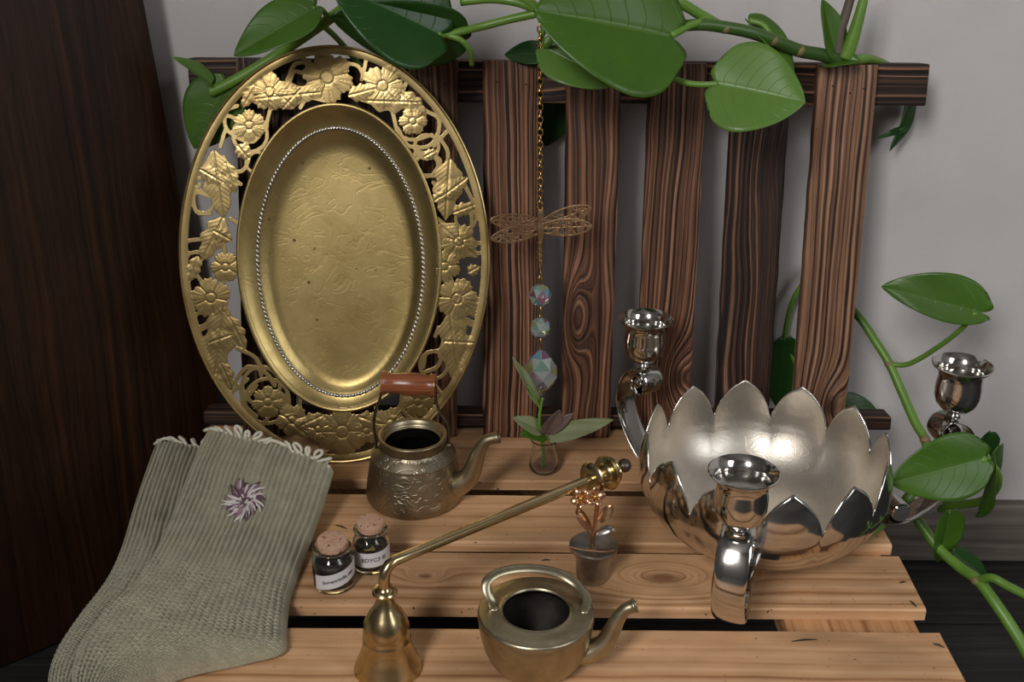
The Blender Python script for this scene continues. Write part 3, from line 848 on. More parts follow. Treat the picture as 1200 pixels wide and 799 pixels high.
# ------------------------------------------------------------------ silver lotus bowl with three candle arms
def build_bowl():
    base = Vector((0.2016, 0.79, 0.0))
    t = thing('silver_lotus_bowl', base, 'silver lotus-petal bowl with three scrolled candle holder arms', 'bowl')
    NP, PER = 12, 18
    N = NP * PER
    RZ = [(0.0, 0.0045), (0.030, 0.0045), (0.050, 0.0065), (0.066, 0.0125), (0.080, 0.0220), (0.0905, 0.0335), (0.0965, 0.046)]
    zs = [0.046, 0.055, 0.065, 0.075, 0.085, 0.095]; rs = [0.0965, 0.0990, 0.0998, 0.0990, 0.0970, 0.0945]
    NV = 16
    vs_ = []; fs_ = []
    for i in range(N):
        a = 2 * PI * (i / N) + PI / 2
        ph = (i % PER) / PER            # 0 at a tip
        q = abs(((ph + 0.5) % 1.0) - 0.5) * 2   # 0 at tip, 1 at notch
        # pointed-arch petal
        top = 0.0615 + 0.0335 * ((1 - q ** 1.7) ** 0.72) * (1.0) + 0.002 * max(0, 1 - q * 5)
        col = []
        for r, z in RZ: col.append((r, z))
        for k in range(1, NV + 1):
            z = 0.046 + (top - 0.046) * k / NV
            col.append((float(np.interp(z, zs, rs)), z))
        for r, z in col:
            g = max(0.0, min(1.0, (z - 0.012) / 0.05))
            rr = r * (1 - 0.030 * g * q ** 2.2) if r > 0.02 else r
            if r == 0.0: rr = 0.0001
            vs_.append((rr * math.cos(a), rr * math.sin(a), z))
    m = len(RZ) + NV
    for i in range(N):
        j = (i + 1) % N
        for k in range(m - 1): fs_.append((i * m + k, j * m + k, j * m + k + 1, i * m + k + 1))
    mb = MB(); mb.add(vs_, fs_)
    o = mb.build('petal_bowl', M_SILVER, t, sharp=None)
    o.data.materials.append(M_SILVERIN)
    md = o.modifiers.new('thickness', 'SOLIDIFY'); md.thickness = 0.0014; md.offset = -1
    md.material_offset = 1; md.material_offset_rim = 0
    ft = MB(); ft.lathe([(0.040, 0.0055), (0.044, 0.0030), (0.046, 0.0004), (0.044, 0.0004), (0.040, 0.003), (0.036, 0.0052)], 64)
    ft.build('foot_ring', M_SILVER, t)
    # arms
    for ang, dr in ((math.atan2(-0.1395, -0.048), -0.0025), (math.atan2(0.1185, -0.085), -0.003), (math.atan2(0.030, 0.158), 0.010)):
        R = Matrix.Rotation(ang, 4, 'Z') @ Matrix.Translation((dr, 0, 0))
        arm = MB()
        path = [(0.060, 0, 0.0105), (0.080, 0, 0.0075), (0.102, 0, 0.0035), (0.120, 0, 0.0042), (0.138, 0, 0.0130), (0.153, 0, 0.0270), (0.1655, 0, 0.0430), (0.1710, 0, 0.0590), (0.1685, 0, 0.0765), (0.1590, 0, 0.0905), (0.1470, 0, 0.0960)]
        # scroll
        c = (0.1460, 0.0840)
        for k in range(1, 15):
            a = PI / 2 + k * 0.50
            r = 0.0125 - 0.00050 * k
            path.append((c[0] + r * math.cos(a), 0, c[1] + r * math.sin(a)))
        sp = spline(path, 4); n = len(sp)
        ra = [float(np.interp(k / (n - 1), [0, .2, .5, .62, 1], [0.0085, 0.0115, 0.0116, 0.0112, 0.0100])) for k in range(n)]
        # flattened strap, wide across the arm
        arm.tube([R @ Vector(p) for p in sp], ra, 16, flat=0.16)
        # the tube's frame starts with its normal vertical, so 'flat' squashes the strap's thickness
        arm.build('arm', M_SILVER, t, sharp=60)
        sc = MB()
        Mx = R @ Matrix.Translation((c[0], 0, c[1])) @ Matrix.Rotation(PI / 2, 4, 'X')
        sc.lathe([(0.0001, -0.0125), (0.0030, -0.0118), (0.0042, -0.0100), (0.0042, 0.0100), (0.0030, 0.0118), (0.0001, 0.0125)], 20, Mx)
        sc.build('scroll_boss', M_SILVER, t)
        # lower roll where the arm meets the bowl
        lr = MB()
        Mx = R @ Matrix.Translation((0.113, 0, 0.0135)) @ Matrix.Rotation(PI / 2, 4, 'X')
        lr.lathe([(0.0001, -0.0092), (0.0075, -0.0090), (0.0085, -0.0080), (0.0085, 0.0080), (0.0075, 0.0090), (0.0001, 0.0092)], 24, Mx)
        lr.build('lower_scroll', M_SILVER, t)
        cup = MB()
        Mc = R @ Matrix.Translation((0.1500, 0, 0.0965)) @ Matrix.Diagonal((1.06, 1.06, 1.0, 1))
        h = 0.047
        cup.lathe([(0.0001, 0), (0.0050, 0.0), (0.0052, 0.002), (0.0040, 0.0035), (0.0060, 0.005), (0.0110, 0.0075), (0.0150, 0.0125), (0.0168, 0.019), (0.0170, 0.027), (0.0162, 0.034), (0.0166, 0.0385), (0.0190, 0.0425), (0.0220, 0.0448), (0.0225, 0.0460), (0.0216, 0.0466),
                   (0.0190, 0.0447), (0.0160, 0.0405), (0.0152, 0.0360), (0.0150, 0.0345), (0.0001, 0.0340)], 56, Mc)
        cup.build('candle_cup', M_SILVER, t, sharp=60)
build_bowl()

# ------------------------------------------------------------------ knitted socks
def sock_mat(name, c0, c1):
    t = NT(name)
    at = t.node('ShaderNodeAttribute', attribute_name='rib')
    uv = t.node('ShaderNodeUVMap')
    s = t.sep(uv.outputs[0])
    n = t.noise(t.obj(), 90, 4, 0.6)
    f = t.noise(t.obj(), 900, 2, 0.6)
    st = t.math('SINE', t.math('ADD', t.math('MULTIPLY', s[0], 900.0), t.math('MULTIPLY', n, 7.0)))
    h = t.math('ADD', t.math('MULTIPLY', at.outputs['Fac'], 0.5), t.math('MULTIPLY', t.math('ADD', st, f), 0.35))
    c = t.mix(t.ramp(n, [(0.3, (0, 0, 0)), (0.7, (1, 1, 1))]), c0, c1)
    c = t.mix(t.ramp(f, [(0.35, (0.35, 0.35, 0.35)), (0.6, (0, 0, 0))]), c, tuple(x * 0.55 for x in c0))
    t.set(Base_Color=c, Roughness=0.9, Specular_IOR_Level=0.1, Normal=t.bump(h, 0.6, 0.0012))
    t.b.inputs['Sheen Weight'].default_value = 0.25
    return t.m
M_SOCK = sock_mat('sage_knit', (0.31, 0.29, 0.20), (0.43, 0.405, 0.29))
M_YARN = plain('cream_yarn', (0.60, 0.57, 0.47), 0.9, bump=0.3, scale=300)

def build_sock(rows, label, ribs, seed, ns=200, emb=None, ruff=16):
    """rows: (left px, right px, z left, z right) from the cuff down to the toe"""
    rs = []
    for (l, r, zl, zr) in rows:
        rs.append(tuple(at_z(*l, zl)) + tuple(at_z(*r, zr)))
    sp = spline(rs, 24)
    sp = np.array(sp)
    # resample by mean length
    mid = (sp[:, :3] + sp[:, 3:]) / 2
    L = np.concatenate([[0], np.cumsum(np.linalg.norm(np.diff(mid, axis=0), axis=1))])
    ss = np.linspace(0, L[-1], ns + 1)
    S = np.stack([np.interp(ss, L, sp[:, k]) for k in range(6)], 1)
    cen = S[ns // 2]; base = Vector(((cen[0] + cen[3]) / 2, (cen[1] + cen[4]) / 2, 0))
    t = thing('knitted_sock', base, label, 'sock', 'pair of sage green socks')
    nt = ribs * 8
    vs_ = []; rib = []; uvs = []
    for i in range(ns + 1):
        a = Vector(S[i, :3]); b = Vector(S[i, 3:])
        f = i / ns
        g = np.clip(i / ns, 0, 1)
        for j in range(nt + 1):
            e = j / nt
            x = 2 * e - 1
            dis = np.clip((f - 0.42) / 0.12, 0, 1)
            wob = 0.9 * mnoise.noise(Vector((e * 7, f * 11, seed))) + (0.8 * dis) * mnoise.noise(Vector((e * 25, f * 24, seed + 3)))
            arg = e * ribs * PI * 2 + wob * 1.2
            rb = abs(math.sin(arg * 0.5)) ** 0.55
            amp = (0.0048 + 0.0016 * mnoise.noise(Vector((e * 9, f * 5, seed + 8)))) * (1 - 0.35 * dis)
            # fine rows in the foot
            rowk = dis * 0.18 * math.sin(f * 420 + 5 * mnoise.noise(Vector((e * 8, f * 8, seed))))
            puff = (1 - abs(x) ** 3.2) ** 0.6 if abs(x) < 1 else 0
            th = 0.0115 * puff * (1 - 0.15 * math.exp(-(f / 0.05) ** 2))
            th += 0.0022 * mnoise.noise(Vector((e * 3, f * 4, seed + 1))) * puff
            edge = min(1.0, (1 - abs(x)) * 12)
            if emb:
                de = ((e - emb[0]) / emb[2]) ** 2 + ((f - emb[1]) / emb[3]) ** 2
                amp *= (1 - 0.8 * math.exp(-de)); th += 0.0008 * math.exp(-de)
            p = a.lerp(b, e) + Vector((0, -0.10, 1)) * (th + (amp * (rb * 0.9 + rowk)) * edge)
            vs_.append(p); rib.append(rb + rowk); uvs.append((f, e))
    W = nt + 1
    fs_ = [(i * W + j, i * W + j + 1, (i + 1) * W + j + 1, (i + 1) * W + j) for i in range(ns) for j in range(nt)]
    # underside
    nb = len(vs_)
    Kn = 13
    for i in range(0, ns + 1):
        a = Vector(S[i, :3]); b = Vector(S[i, 3:])
        for j in range(Kn):
            e = j / (Kn - 1)
            p = a.lerp(b, e); p.z = p.z - 0.003 * (1 - (2 * e - 1) ** 4)
            if j in (0, Kn - 1): p = Vector(vs_[i * W + (0 if j == 0 else nt)])
            vs_.append(p); rib.append(0.5); uvs.append((i / ns, e))
    for i in range(ns):
        for j in range(Kn - 1):
            fs_.append((nb + i * Kn + j, nb + (i + 1) * Kn + j, nb + (i + 1) * Kn + j + 1, nb + i * Kn + j + 1))
    # close toe and cuff
    for i in (0, ns):
        for j in range(nt):
            k = int(round(j / nt * (Kn - 1))); k2 = int(round((j + 1) / nt * (Kn - 1)))
            q = (i * W + j, i * W + j + 1, nb + i * Kn + k2, nb + i * Kn + k)
            fs_.append(q if k != k2 else q[:3])
    mb = MB(); mb.add(vs_, fs_)
    o = mb.build('knit', M_SOCK, t, world=True, sharp=None, weld=False)
    at = o.data.attributes.new('rib', 'FLOAT', 'POINT'); at.data.foreach_set('value', np.array(rib, np.float32))
    uvl = o.data.uv_layers.new(name='UVMap')
    idx = np.zeros(len(o.data.loops), int); o.data.loops.foreach_get('vertex_index', idx)
    uvl.data.foreach_set('uv', np.array(uvs, np.float32)[idx].ravel())
    # ruffled cuff edge: a cream yarn curling along the cuff
    a = Vector(S[0, :3]); b = Vector(S[0, 3:])
    d = (b - a); dn = d.normalized(); upv = Vector((0.0, 0.25, 1)).normalized()
    axis = Vector(S[0, :3]) - Vector(S[6, :3]); axis = axis.normalized()
    pts = []
    rr = random.Random(seed)
    for k in range(ruff):
        r = 0.0034 + 0.0022 * rr.random()
        off = 0.001 + 0.0025 * rr.random()
        for q in range(12):
            ph = q / 12
            e = (k + ph) / ruff
            x = 2 * e - 1
            puff = (max(0, 1 - abs(x) ** 3.2)) ** 0.6
            c = a + d * e + Vector((0, -0.10, 1)) * (0.0105 * puff * 0.85 + 0.0042)
            w = 2 * PI * ph
            pts.append(c + dn * (r * 1.1 * math.sin(w)) + axis * (off + r * 0.7 * (1 - math.cos(w)) - 0.003) + upv * (0.0025 * math.sin(w + 0.8 + k)))
    mb = MB(); mb.tube(pts, 0.0015, 7)
    mb.build('ruffled_edge', M_YARN, t, world=True, sharp=None)
    def surf(e, f):
        i = int(round(f * ns)); j = int(round(e * nt))
        return Vector(vs_[i * W + j])
    return t, surf

rows1 = [((240, 512), (391, 553), 0.044, 0.034), ((222, 552), (381, 588), 0.035, 0.022), ((205, 596), (369, 623), 0.028, 0.012), ((186, 640), (354, 663), 0.023, 0.006), ((158, 684), (341, 702), 0.020, 0.004),
         ((124, 716), (336, 740), 0.019, 0.004), ((98, 748), (332, 765), 0.018, 0.004), ((86, 778), (285, 779), 0.017, 0.004), ((84, 810), (222, 793), 0.015, 0.004), ((90, 845), (160, 816), 0.012, 0.004)]
rows2 = [((182, 527), (262, 540), 0.012, 0.014), ((168, 565), (250, 580), 0.010, 0.010), ((155, 605), (240, 620), 0.007, 0.008), ((142, 648), (230, 660), 0.005, 0.006), ((122, 690), (215, 700), 0.004, 0.004),
         ((92, 728), (190, 740), 0.003, 0.004), ((66, 768), (160, 775), 0.003, 0.003), ((56, 805), (130, 805), 0.003, 0.003), ((62, 840), (110, 835), 0.003, 0.003)]
s1, surf1 = build_sock(rows1, 'sage green ribbed knitted sock lying on top with lilac embroidered flower', 27, 1, 240, emb=(0.50, 0.245, 0.16, 0.075), ruff=13)
s2, surf2 = build_sock(rows2, 'sage green ribbed knitted sock lying half hidden under the other sock', 15, 5, 190, ruff=6)

def embroidery():
    cols = [plain('lilac_thread', (0.30, 0.19, 0.24), 0.8, bump=0.2, scale=500), plain('plum_thread', (0.13, 0.055, 0.085), 0.8, bump=0.2, scale=500), plain('white_thread', (0.62, 0.58, 0.56), 0.8, bump=0.2, scale=500)]
    rr = random.Random(11)
    mbs = [MB(), MB(), MB()]
    c = (0.50, 0.245)
    for k in range(64):
        ang = 2 * PI * k / 64 * 1.0 + rr.uniform(-.1, .1)
        r0 = rr.uniform(0.1, 0.4); r1 = rr.uniform(0.7, 1.15)
        pts = []
        for q in range(5):
            r = r0 + (r1 - r0) * q / 4
            aa = ang + 0.55 * (r - 0.4)
            p = surf1(c[0] + 0.135 * r * math.cos(aa), c[1] + 0.078 * r * math.sin(aa))
            pts.append(p + Vector((0, -0.0004, 0.0016 + 0.0012 * math.sin(PI * q / 4))))
        m = 2 if rr.random() < .48 else (0 if rr.random() < .55 else 1)
        mbs[m].tube(pts, [0.0005, 0.00095, 0.0011, 0.00095, 0.0005], 6)
    for k in range(14):
        a = rr.uniform(0, 6.28); r = rr.uniform(0, .3)
        p = surf1(c[0] + 0.135 * r * math.cos(a), c[1] + 0.078 * r * math.sin(a))
        mbs[1 if k % 3 else 2].ball(p + Vector((0, 0, 0.0022)), 0.0013, (1, 1, .8), 6)
    for i, nm in enumerate(('lilac', 'plum', 'white')):
        o = mbs[i].build('embroidery', cols[i], s1, world=True, sharp=None, weld=False)
        tag(o, nm + ' embroidery stitches of the flower', kind='stuff')
embroidery()

# ------------------------------------------------------------------ corked jars
def glass_mat(name, col=(1, 1, 1), rough=0.02, tint=None):
    t = NT(name)
    t.set(Base_Color=col, Roughness=rough, IOR=1.46)
    t.b.inputs['Transmission Weight'].default_value = 1.0
    return t.m
M_GLASS = glass_mat('clear_glass', (0.93, 0.95, 0.94))
M_CORK = None
def cork_mat():
    t = NT('cork')
    o = t.obj()
    n = t.noise(o, 420, 4, 0.65); v = t.node('ShaderNodeTexVoronoi'); t.link(o, v.inputs['Vector']); v.inputs['Scale'].default_value = 260
    sp = t.ramp(t.noise(o, 330, 2, 0.5), [(0.30, (1, 1, 1)), (0.36, (0, 0, 0))])
    c = t.ramp(n, [(0.3, (0.42, 0.235, 0.15)), (0.7, (0.60, 0.39, 0.275))])
    c = t.mix(sp, c, (0.09, 0.04, 0.022))
    t.set(Base_Color=c, Roughness=0.85, Normal=t.bump(n, 0.5, 0.0008))
    return t.m
M_CORK = cork_mat()
M_LABEL = plain('white_paper', (0.66, 0.65, 0.66), 0.6, var=0.04)
M_INK = plain('black_ink', (0.03, 0.028, 0.028), 0.6)
M_HERB = plain('dark_dried_herbs', (0.020, 0.016, 0.016), 0.55, var=0.6, scale=350, bump=0.8)
M_HERBY = plain('yellow_dried_petal', (0.42, 0.33, 0.08), 0.7)
M_HERBB = plain('brown_dried_herbs', (0.10, 0.065, 0.035), 0.7, var=0.5, scale=300, bump=0.8)

def text_mesh(body, size):
    cu = bpy.data.curves.new('lettering', 'FONT')
    cu.body = body; cu.size = size; cu.align_x = 'CENTER'; cu.align_y = 'CENTER'; cu.extrude = 0.00008; cu.offset = 0.00009; cu.resolution_u = 3
    ob = bpy.data.objects.new('lettering_src', cu); COL.objects.link(ob)
    dg = bpy.context.evaluated_depsgraph_get()
    me = bpy.data.meshes.new_from_object(ob.evaluated_get(dg))
    bpy.data.objects.remove(ob, do_unlink=True); bpy.data.curves.remove(cu)
    return me

def build_jar(px, r, h, label, words, wsize, fill, tilt, lab_ang, fillh, petal=False, cork_off=(0, 0)):
    base = at_z(*px, 0); base.z = 0
    t = thing('corked_jar', base, label, 'jar', rot=None)
    nr = r * 0.74
    g = MB()
    outer = [(0.0001, 0.0004), (r * 0.86, 0.0004), (r * 0.97, 0.0012), (r, 0.0035), (r, h * 0.66), (r * 0.975, h * 0.74), (r * 0.88, h * 0.81), (nr * 1.0, h * 0.865), (nr * 0.99, h * 0.93), (nr * 1.22, h * 0.955), (nr * 1.26, h * 0.975), (nr * 1.22, h * 0.995), (nr * 1.08, h)]
    inner = [(nr * 0.86, h * 0.985), (nr * 0.84, h * 0.87), (r * 0.80, h * 0.79), (r * 0.90, h * 0.70), (r * 0.915, h * 0.60), (r * 0.915, 0.005), (r * 0.85, 0.0032), (0.0001, 0.003)]
    g.lathe(outer + inner, 56)
    g.build('glass_body', M_GLASS, t, sharp=50)
    f = MB()
    rr = random.Random(len(words))
    top = fillh * h
    f.lathe([(0.0001, 0.0034), (r * 0.83, 0.0036), (r * 0.895, 0.0052), (r * 0.895, min(top, h * .62)), (r * 0.84, min(top, h * .70)), (r * 0.6, top * 1.015), (r * 0.3, top * 0.98), (0.0001, top)], 40)
    fo = f.build('filling', fill, t, sharp=None)
    bits = MB()
    for k in range(46):
        a = rr.uniform(0, 6.28); q = r * 0.74 * math.sqrt(rr.random())
        M = Matrix.Rotation(rr.uniform(0, 3), 4, 'X') @ Matrix.Rotation(rr.uniform(0, 3), 4, 'Y')
        bits.ball((q * math.cos(a), q * math.sin(a), top + rr.uniform(-0.001, 0.0012)), rr.uniform(0.0009, 0.0019), (1, 0.35, 0.5), 5, M)
    b = bits.build('dried_flakes', fill, t, weld=False); b['kind'] = 'stuff'
    if petal:
        pm = MB()
        for k in range(5):
            M = Matrix.Rotation(0.9 + 0.2 * k, 4, 'X') @ Matrix.Rotation(0.5 * k, 4, 'Z')
            pm.ball((-0.002 + 0.0013 * k, -r * 0.62, top - 0.0005 + 0.0004 * k), 0.0028, (0.9, 0.25, 0.6), 6, M)
        b = pm.build('dried_petals', M_HERBY, t, weld=False); b['kind'] = 'stuff'
    # paper label
    lm = MB(); n = 40; span = 2.5
    z0, z1 = h * 0.24, h * 0.60
    vs_ = []; fs_ = []
    for k in range(n + 1):
        a = lab_ang - span / 2 + span * k / n
        sl = tilt * (a - lab_ang)
        for z, rad in ((z0, r + 0.00012), (z1, r + 0.00012), (z1, r + 0.00032), (z0, r + 0.00032)):
            vs_.append((rad * math.cos(a), rad * math.sin(a), z + sl))
    for k in range(n):
        for j in range(4):
            l = (j + 1) % 4
            fs_.append((k * 4 + j, k * 4 + l, k * 4 + 4 + l, k * 4 + 4 + j))
    fs_ += [(0, 1, 2, 3), (n * 4 + 3, n * 4 + 2, n * 4 + 1, n * 4)]
    lm.add(vs_, fs_)
    lo = lm.build('paper_label', M_LABEL, t, sharp=40)
    me = text_mesh(words, wsize)
    for v in me.vertices:
        a = lab_ang + v.co.x / r
        zz = (z0 + z1) / 2 + v.co.y + tilt * (a - lab_ang)
        rad = r + 0.00038 + v.co.z * 0.5
        v.co = (rad * math.cos(a), rad * math.sin(a), zz)
    me.materials.append(M_INK)
    tx = bpy.data.objects.new('lettering', me); COL.objects.link(tx); tx.parent = lo
    c = MB()
    cr = nr * 0.98; ch = h * 0.28
    Mk = Matrix.Translation((cork_off[0], cork_off[1], h * 0.905)) @ Matrix.Rotation(0.10, 4, 'X') @ Matrix.Rotation(0.06, 4, 'Y')
    c.lathe([(0.0001, 0), (cr * 0.76, 0.0002), (cr * 0.79, h * 0.085), (cr * 0.98, h * 0.11), (cr * 1.0, ch * 0.85), (cr * 0.97, ch * 0.97), (cr * 0.90, ch), (cr * 0.5, ch * 1.01), (0.0001, ch)], 36, Mk)
    c.build('cork', M_CORK, t, sharp=45)
    return t
build_jar((392, 684), 0.0158, 0.0345, 'small glass jar of dark herbs with slanted paper label and cork beside the sock', 'lavvenrinfia zaa', 0.0042, M_HERB, 0.0036, -1.15, 0.68)
build_jar((436, 663), 0.0142, 0.0355, 'small corked glass jar with yellow dried petals and level paper label', 'BDYC3 IE', 0.0048, M_HERB, 0.0010, -1.30, 0.60, petal=True)

# ------------------------------------------------------------------ miniature metal flower pot
def build_pot():
    base = at_z(694, 677, 0); base.z = 0
    t = thing('metal_flowerpot', base, 'miniature pewter flowerpot with rose gold flower figurine', 'figurine')
    p = MB()
    p.lathe([(0.0001, 0.0003), (0.0112, 0.0003), (0.0120, 0.001), (0.0124, 0.004), (0.0136, 0.020), (0.0142, 0.0255), (0.0150, 0.0262), (0.0176, 0.0268), (0.0186, 0.0280), (0.0188, 0.0300), (0.0183, 0.0310), (0.0172, 0.0304), (0.0120, 0.0280), (0.006, 0.0268), (0.0001, 0.0264)], 56)
    p.build('pot', M_PEWTER, t, sharp=40)
    w = MB(); w.tube(spline([(-0.0178, -0.004, 0.0312), (-0.010, -0.0065, 0.0305), (0.000, -0.0085, 0.0308), (0.008, -0.0105, 0.0315), (0.0150, -0.0095, 0.0318)], 6), 0.0006, 8)
    w.build('wire', M_ROSEGOLD, t)
    def rel(u, v, dy=0): return at_y(u, v, base.y + dy) - base
    st = MB(); st.tube(spline([(0, 0, 0.026), rel(694, 632), rel(697, 615), rel(699, 598), rel(701, 586)], 6), [0.0021] * 10 + [0.0018] * 20, 10)
    st.build('stem', M_ROSEGOLD, t)
    for pts, wd, mt in ((((693, 622), (686, 612), (678, 601), (674, 600)), 0.0052, M_ROSEGOLD), (((702, 610), (709, 603), (714, 597), (717, 592)), 0.0046, M_ROSEGOLD), (((698, 626), (706, 622), (715, 619), (722, 622)), 0.0034, M_PEWTER)):
        lf = MB(); sp = spline([rel(u, v, -0.004) for u, v in pts], 6); n = len(sp)
        lf.tube(sp, [max(0.0005, wd * math.sin(PI * min(.97, 0.12 + 0.88 * k / (n - 1))) ** 0.7) for k in range(n)], 10, flat=0.3, up_hint=(0.3, -0.4, 0.9))
        lf.build('leaf', mt, t)
    rr = random.Random(2)
    for (u, v, k) in ((681, 584, 5), (697, 582, 5)):
        c = rel(u, v, -0.003)
        nrm = Vector((-0.5 if u < 690 else 0.3, -0.7, 0.5)).normalized()
        Q = nrm.to_track_quat('Z', 'Y').to_matrix().to_4x4()
        for q in range(k):
            a = 2 * PI * q / k
            pm = MB()
            pm.ball(c + Q.to_3x3() @ Vector((0.0046 * math.cos(a), 0.0046 * math.sin(a), 0.001)), 0.0037, (1, 0.85, 0.4), 8, Q @ Matrix.Rotation(a, 4, 'Z') @ Matrix.Rotation(-0.5, 4, 'Y'))
            pm.build('petal', M_ROSEGOLD, t)
        pm = MB(); pm.ball(c + nrm * 0.001, 0.0022, (1, 1, 1), 8); pm.build('flower_centre', M_GOLD, t)
build_pot()

# ------------------------------------------------------------------ leaves
def leaf_mat(name, c0, c1, vein, rough=0.35):
    t = NT(name)
    uv = t.node('ShaderNodeUVMap'); s = t.sep(uv.outputs[0])
    tt = t.math('ABSOLUTE', t.math('SUBTRACT', t.math('MULTIPLY', s[1], 2.0), 1.0))
    n = t.noise(t.obj(), 35, 3, 0.6)
    ph = t.math('SUBTRACT', t.math('MULTIPLY', s[0], 1.0), t.math('MULTIPLY', t.math('POWER', tt, 1.4), 0.28))
    w = t.math('ABSOLUTE', t.math('SINE', t.math('ADD', t.math('MULTIPLY', ph, 26.0), t.math('MULTIPLY', n, 1.5))))
    vn = t.ramp(w, [(0.0, (1, 1, 1)), (0.12, (0, 0, 0))])
    mid = t.ramp(tt, [(0.012, (1, 1, 1)), (0.04, (0, 0, 0))])
    c = t.mix(n, c0, c1)
    c = t.mix(t.math('MULTIPLY', vn, 0.22), c, tuple(x * 0.6 for x in c0))
    c = t.mix(t.math('MULTIPLY', mid, 0.5), c, vein)
    h = t.math('ADD', t.math('MULTIPLY', vn, -0.5), t.math('MULTIPLY', mid, -0.8))
    t.set(Base_Color=c, Roughness=rough, Normal=t.bump(h, 0.35, 0.0008))
    t.b.inputs['Subsurface Weight'].default_value = 0.0
    # leaf blades let some light through
    tr = t.node('ShaderNodeBsdfTranslucent'); t.link(t.mix(0.5, c, (0.25, 0.42, 0.05)), tr.inputs[0])
    mx = t.node('ShaderNodeMixShader'); mx.inputs[0].default_value = 0.22
    t.link(t.b.outputs[0], mx.inputs[1]); t.link(tr.outputs[0], mx.inputs[2])
    t.link(mx.outputs[0], t.n['Material Output'].inputs[0])
    return t.m
M_LEAF = leaf_mat('pothos_leaf', (0.042, 0.118, 0.010), (0.078, 0.180, 0.016), (0.13, 0.24, 0.05))
M_LEAFD = leaf_mat('pothos_leaf_deep', (0.010, 0.055, 0.007), (0.020, 0.082, 0.010), (0.06, 0.14, 0.03))
M_LEAFL = leaf_mat('pothos_leaf_pale', (0.10, 0.215, 0.035), (0.15, 0.275, 0.055), (0.22, 0.36, 0.12))
M_STEM = plain('vine_stem', (0.115, 0.235, 0.030), 0.4, var=0.25, scale=40)
M_STEMD = plain('vine_stem_dark', (0.040, 0.095, 0.015), 0.4, var=0.3, scale=40)
M_STEMB = plain('vine_stem_brown', (0.09, 0.07, 0.05), 0.6, var=0.3, scale=60)
M_NODE = plain('vine_node', (0.20, 0.15, 0.06), 0.6, var=0.3, scale=200)

def leaf(parent, base, tip, nrm, width, fold=0.25, droop=0.08, lobe=0.10, mat=None, asym=0.0, curl=0.0, name='leaf'):
    base = Vector(base); tip = Vector(tip)
    d = tip - base; L = d.length; ex = d / L
    n = Vector(nrm); n = (n - ex * n.dot(ex)).normalized()
    side = n.cross(ex).normalized()
    ns, nt = 30, 18
    vs_ = []; uvs = []; fs_ = []
    for i in range(ns + 1):
        s = i / ns
        if s < 0.32: w = 0.50 + 0.50 * math.sqrt(max(0, 1 - (1 - s / 0.32) ** 2))
        else: w = max(0.0, 1 - ((s - 0.32) / 0.68) ** 1.75) ** 0.80
        w = w * width / 2
        for j in range(nt + 1):
            t = -1 + 2 * j / nt
            al = s * L - lobe * L * math.sin(PI * min(1, abs(t)) ** 0.9) * (1 - s) ** 3
            x = t * w * (1 + asym * (1 if t > 0 else -1))
            z = fold * abs(x) - (0.25 * fold * abs(x)) * abs(t) - droop * L * (s ** 2) + curl * width * t * abs(t)
            z += 0.012 * L * math.sin(s * 9 + t * 3) * abs(t)
            vs_.append(base + ex * al + side * x + n * z); uvs.append((s, j / nt))
    W = nt + 1
    for i in range(ns):
        for j in range(nt):
            fs_.append((i * W + j, i * W + j + 1, (i + 1) * W + j + 1, (i + 1) * W + j))
    # the tip row is a point, so the last faces become triangles after welding
    me_b = MB(); me_b.add(vs_, fs_)
    o = me_b.build(name, mat or M_LEAF, parent, world=True, sharp=None, weld=False)
    uvl = o.data.uv_layers.new(name='UVMap')
    idx = np.zeros(len(o.data.loops), int); o.data.loops.foreach_get('vertex_index', idx)
    uvl.data.foreach_set('uv', np.array(uvs, np.float32)[idx].ravel())
    md = o.modifiers.new('thickness', 'SOLIDIFY'); md.thickness = 0.0006; md.offset = 0
    return o
def stem(parent, pts, r0, r1=None, mat=None, name='stem', n=8):
    pp = [Vector(p) for p in spline([tuple(p) for p in pts], n)]
    r1 = r1 or r0
    m = MB(); k = len(pp)
    m.tube(pp, [r0 + (r1 - r0) * i / (k - 1) for i in range(k)], 12)
    return m.build(name, mat or M_STEM, parent, world=True, sharp=None)
def node(parent, p, r):
    m = MB(); m.ball(p, r, (1, 1, 0.8), 8)
    return m.build('node', M_NODE, parent, world=True)

A = at_y
vine = thing('pothos_vine', A(632, 12, 0.935), 'green pothos vine trailing over the top rail of the slatted panel', 'vine')
stem(vine, [A(246, 108, .983), A(268, 98, .984), (A(300, 80, .986)), A(334, 58, .986), A(372, 32, .970), A(410, 4, .945), A(440, -22, .945), A(500, -40, .94), A(580, -25, .937), A(632, 12, .935)], 0.0048, 0.0042)
leaf(vine, A(264, 100, .986), A(226, 174, .978), (-.15, -.95, .2), 0.056, 0.10, 0.05, 0.12, M_LEAF)
leaf(vine, A(248, 99, .982), A(203, 67, .965), (.2, -.5, .8), 0.016, 0.9, 0.0, 0.0, M_LEAFL)
stem(vine, [A(385, 24, .948), A(380, 14, .942), A(374, 10, .938), A(366, 10, .932)], 0.0022)
leaf(vine, A(368, 10, .932), A(274, 64, .905), (.25, -.55, .8), 0.043, 0.35, 0.02, 0.08, M_LEAF)
stem(vine, [A(376, 28, .968), A(392, 42, .980), A(410, 62, .992), A(424, 80, .998)], 0.0026, 0.0024)
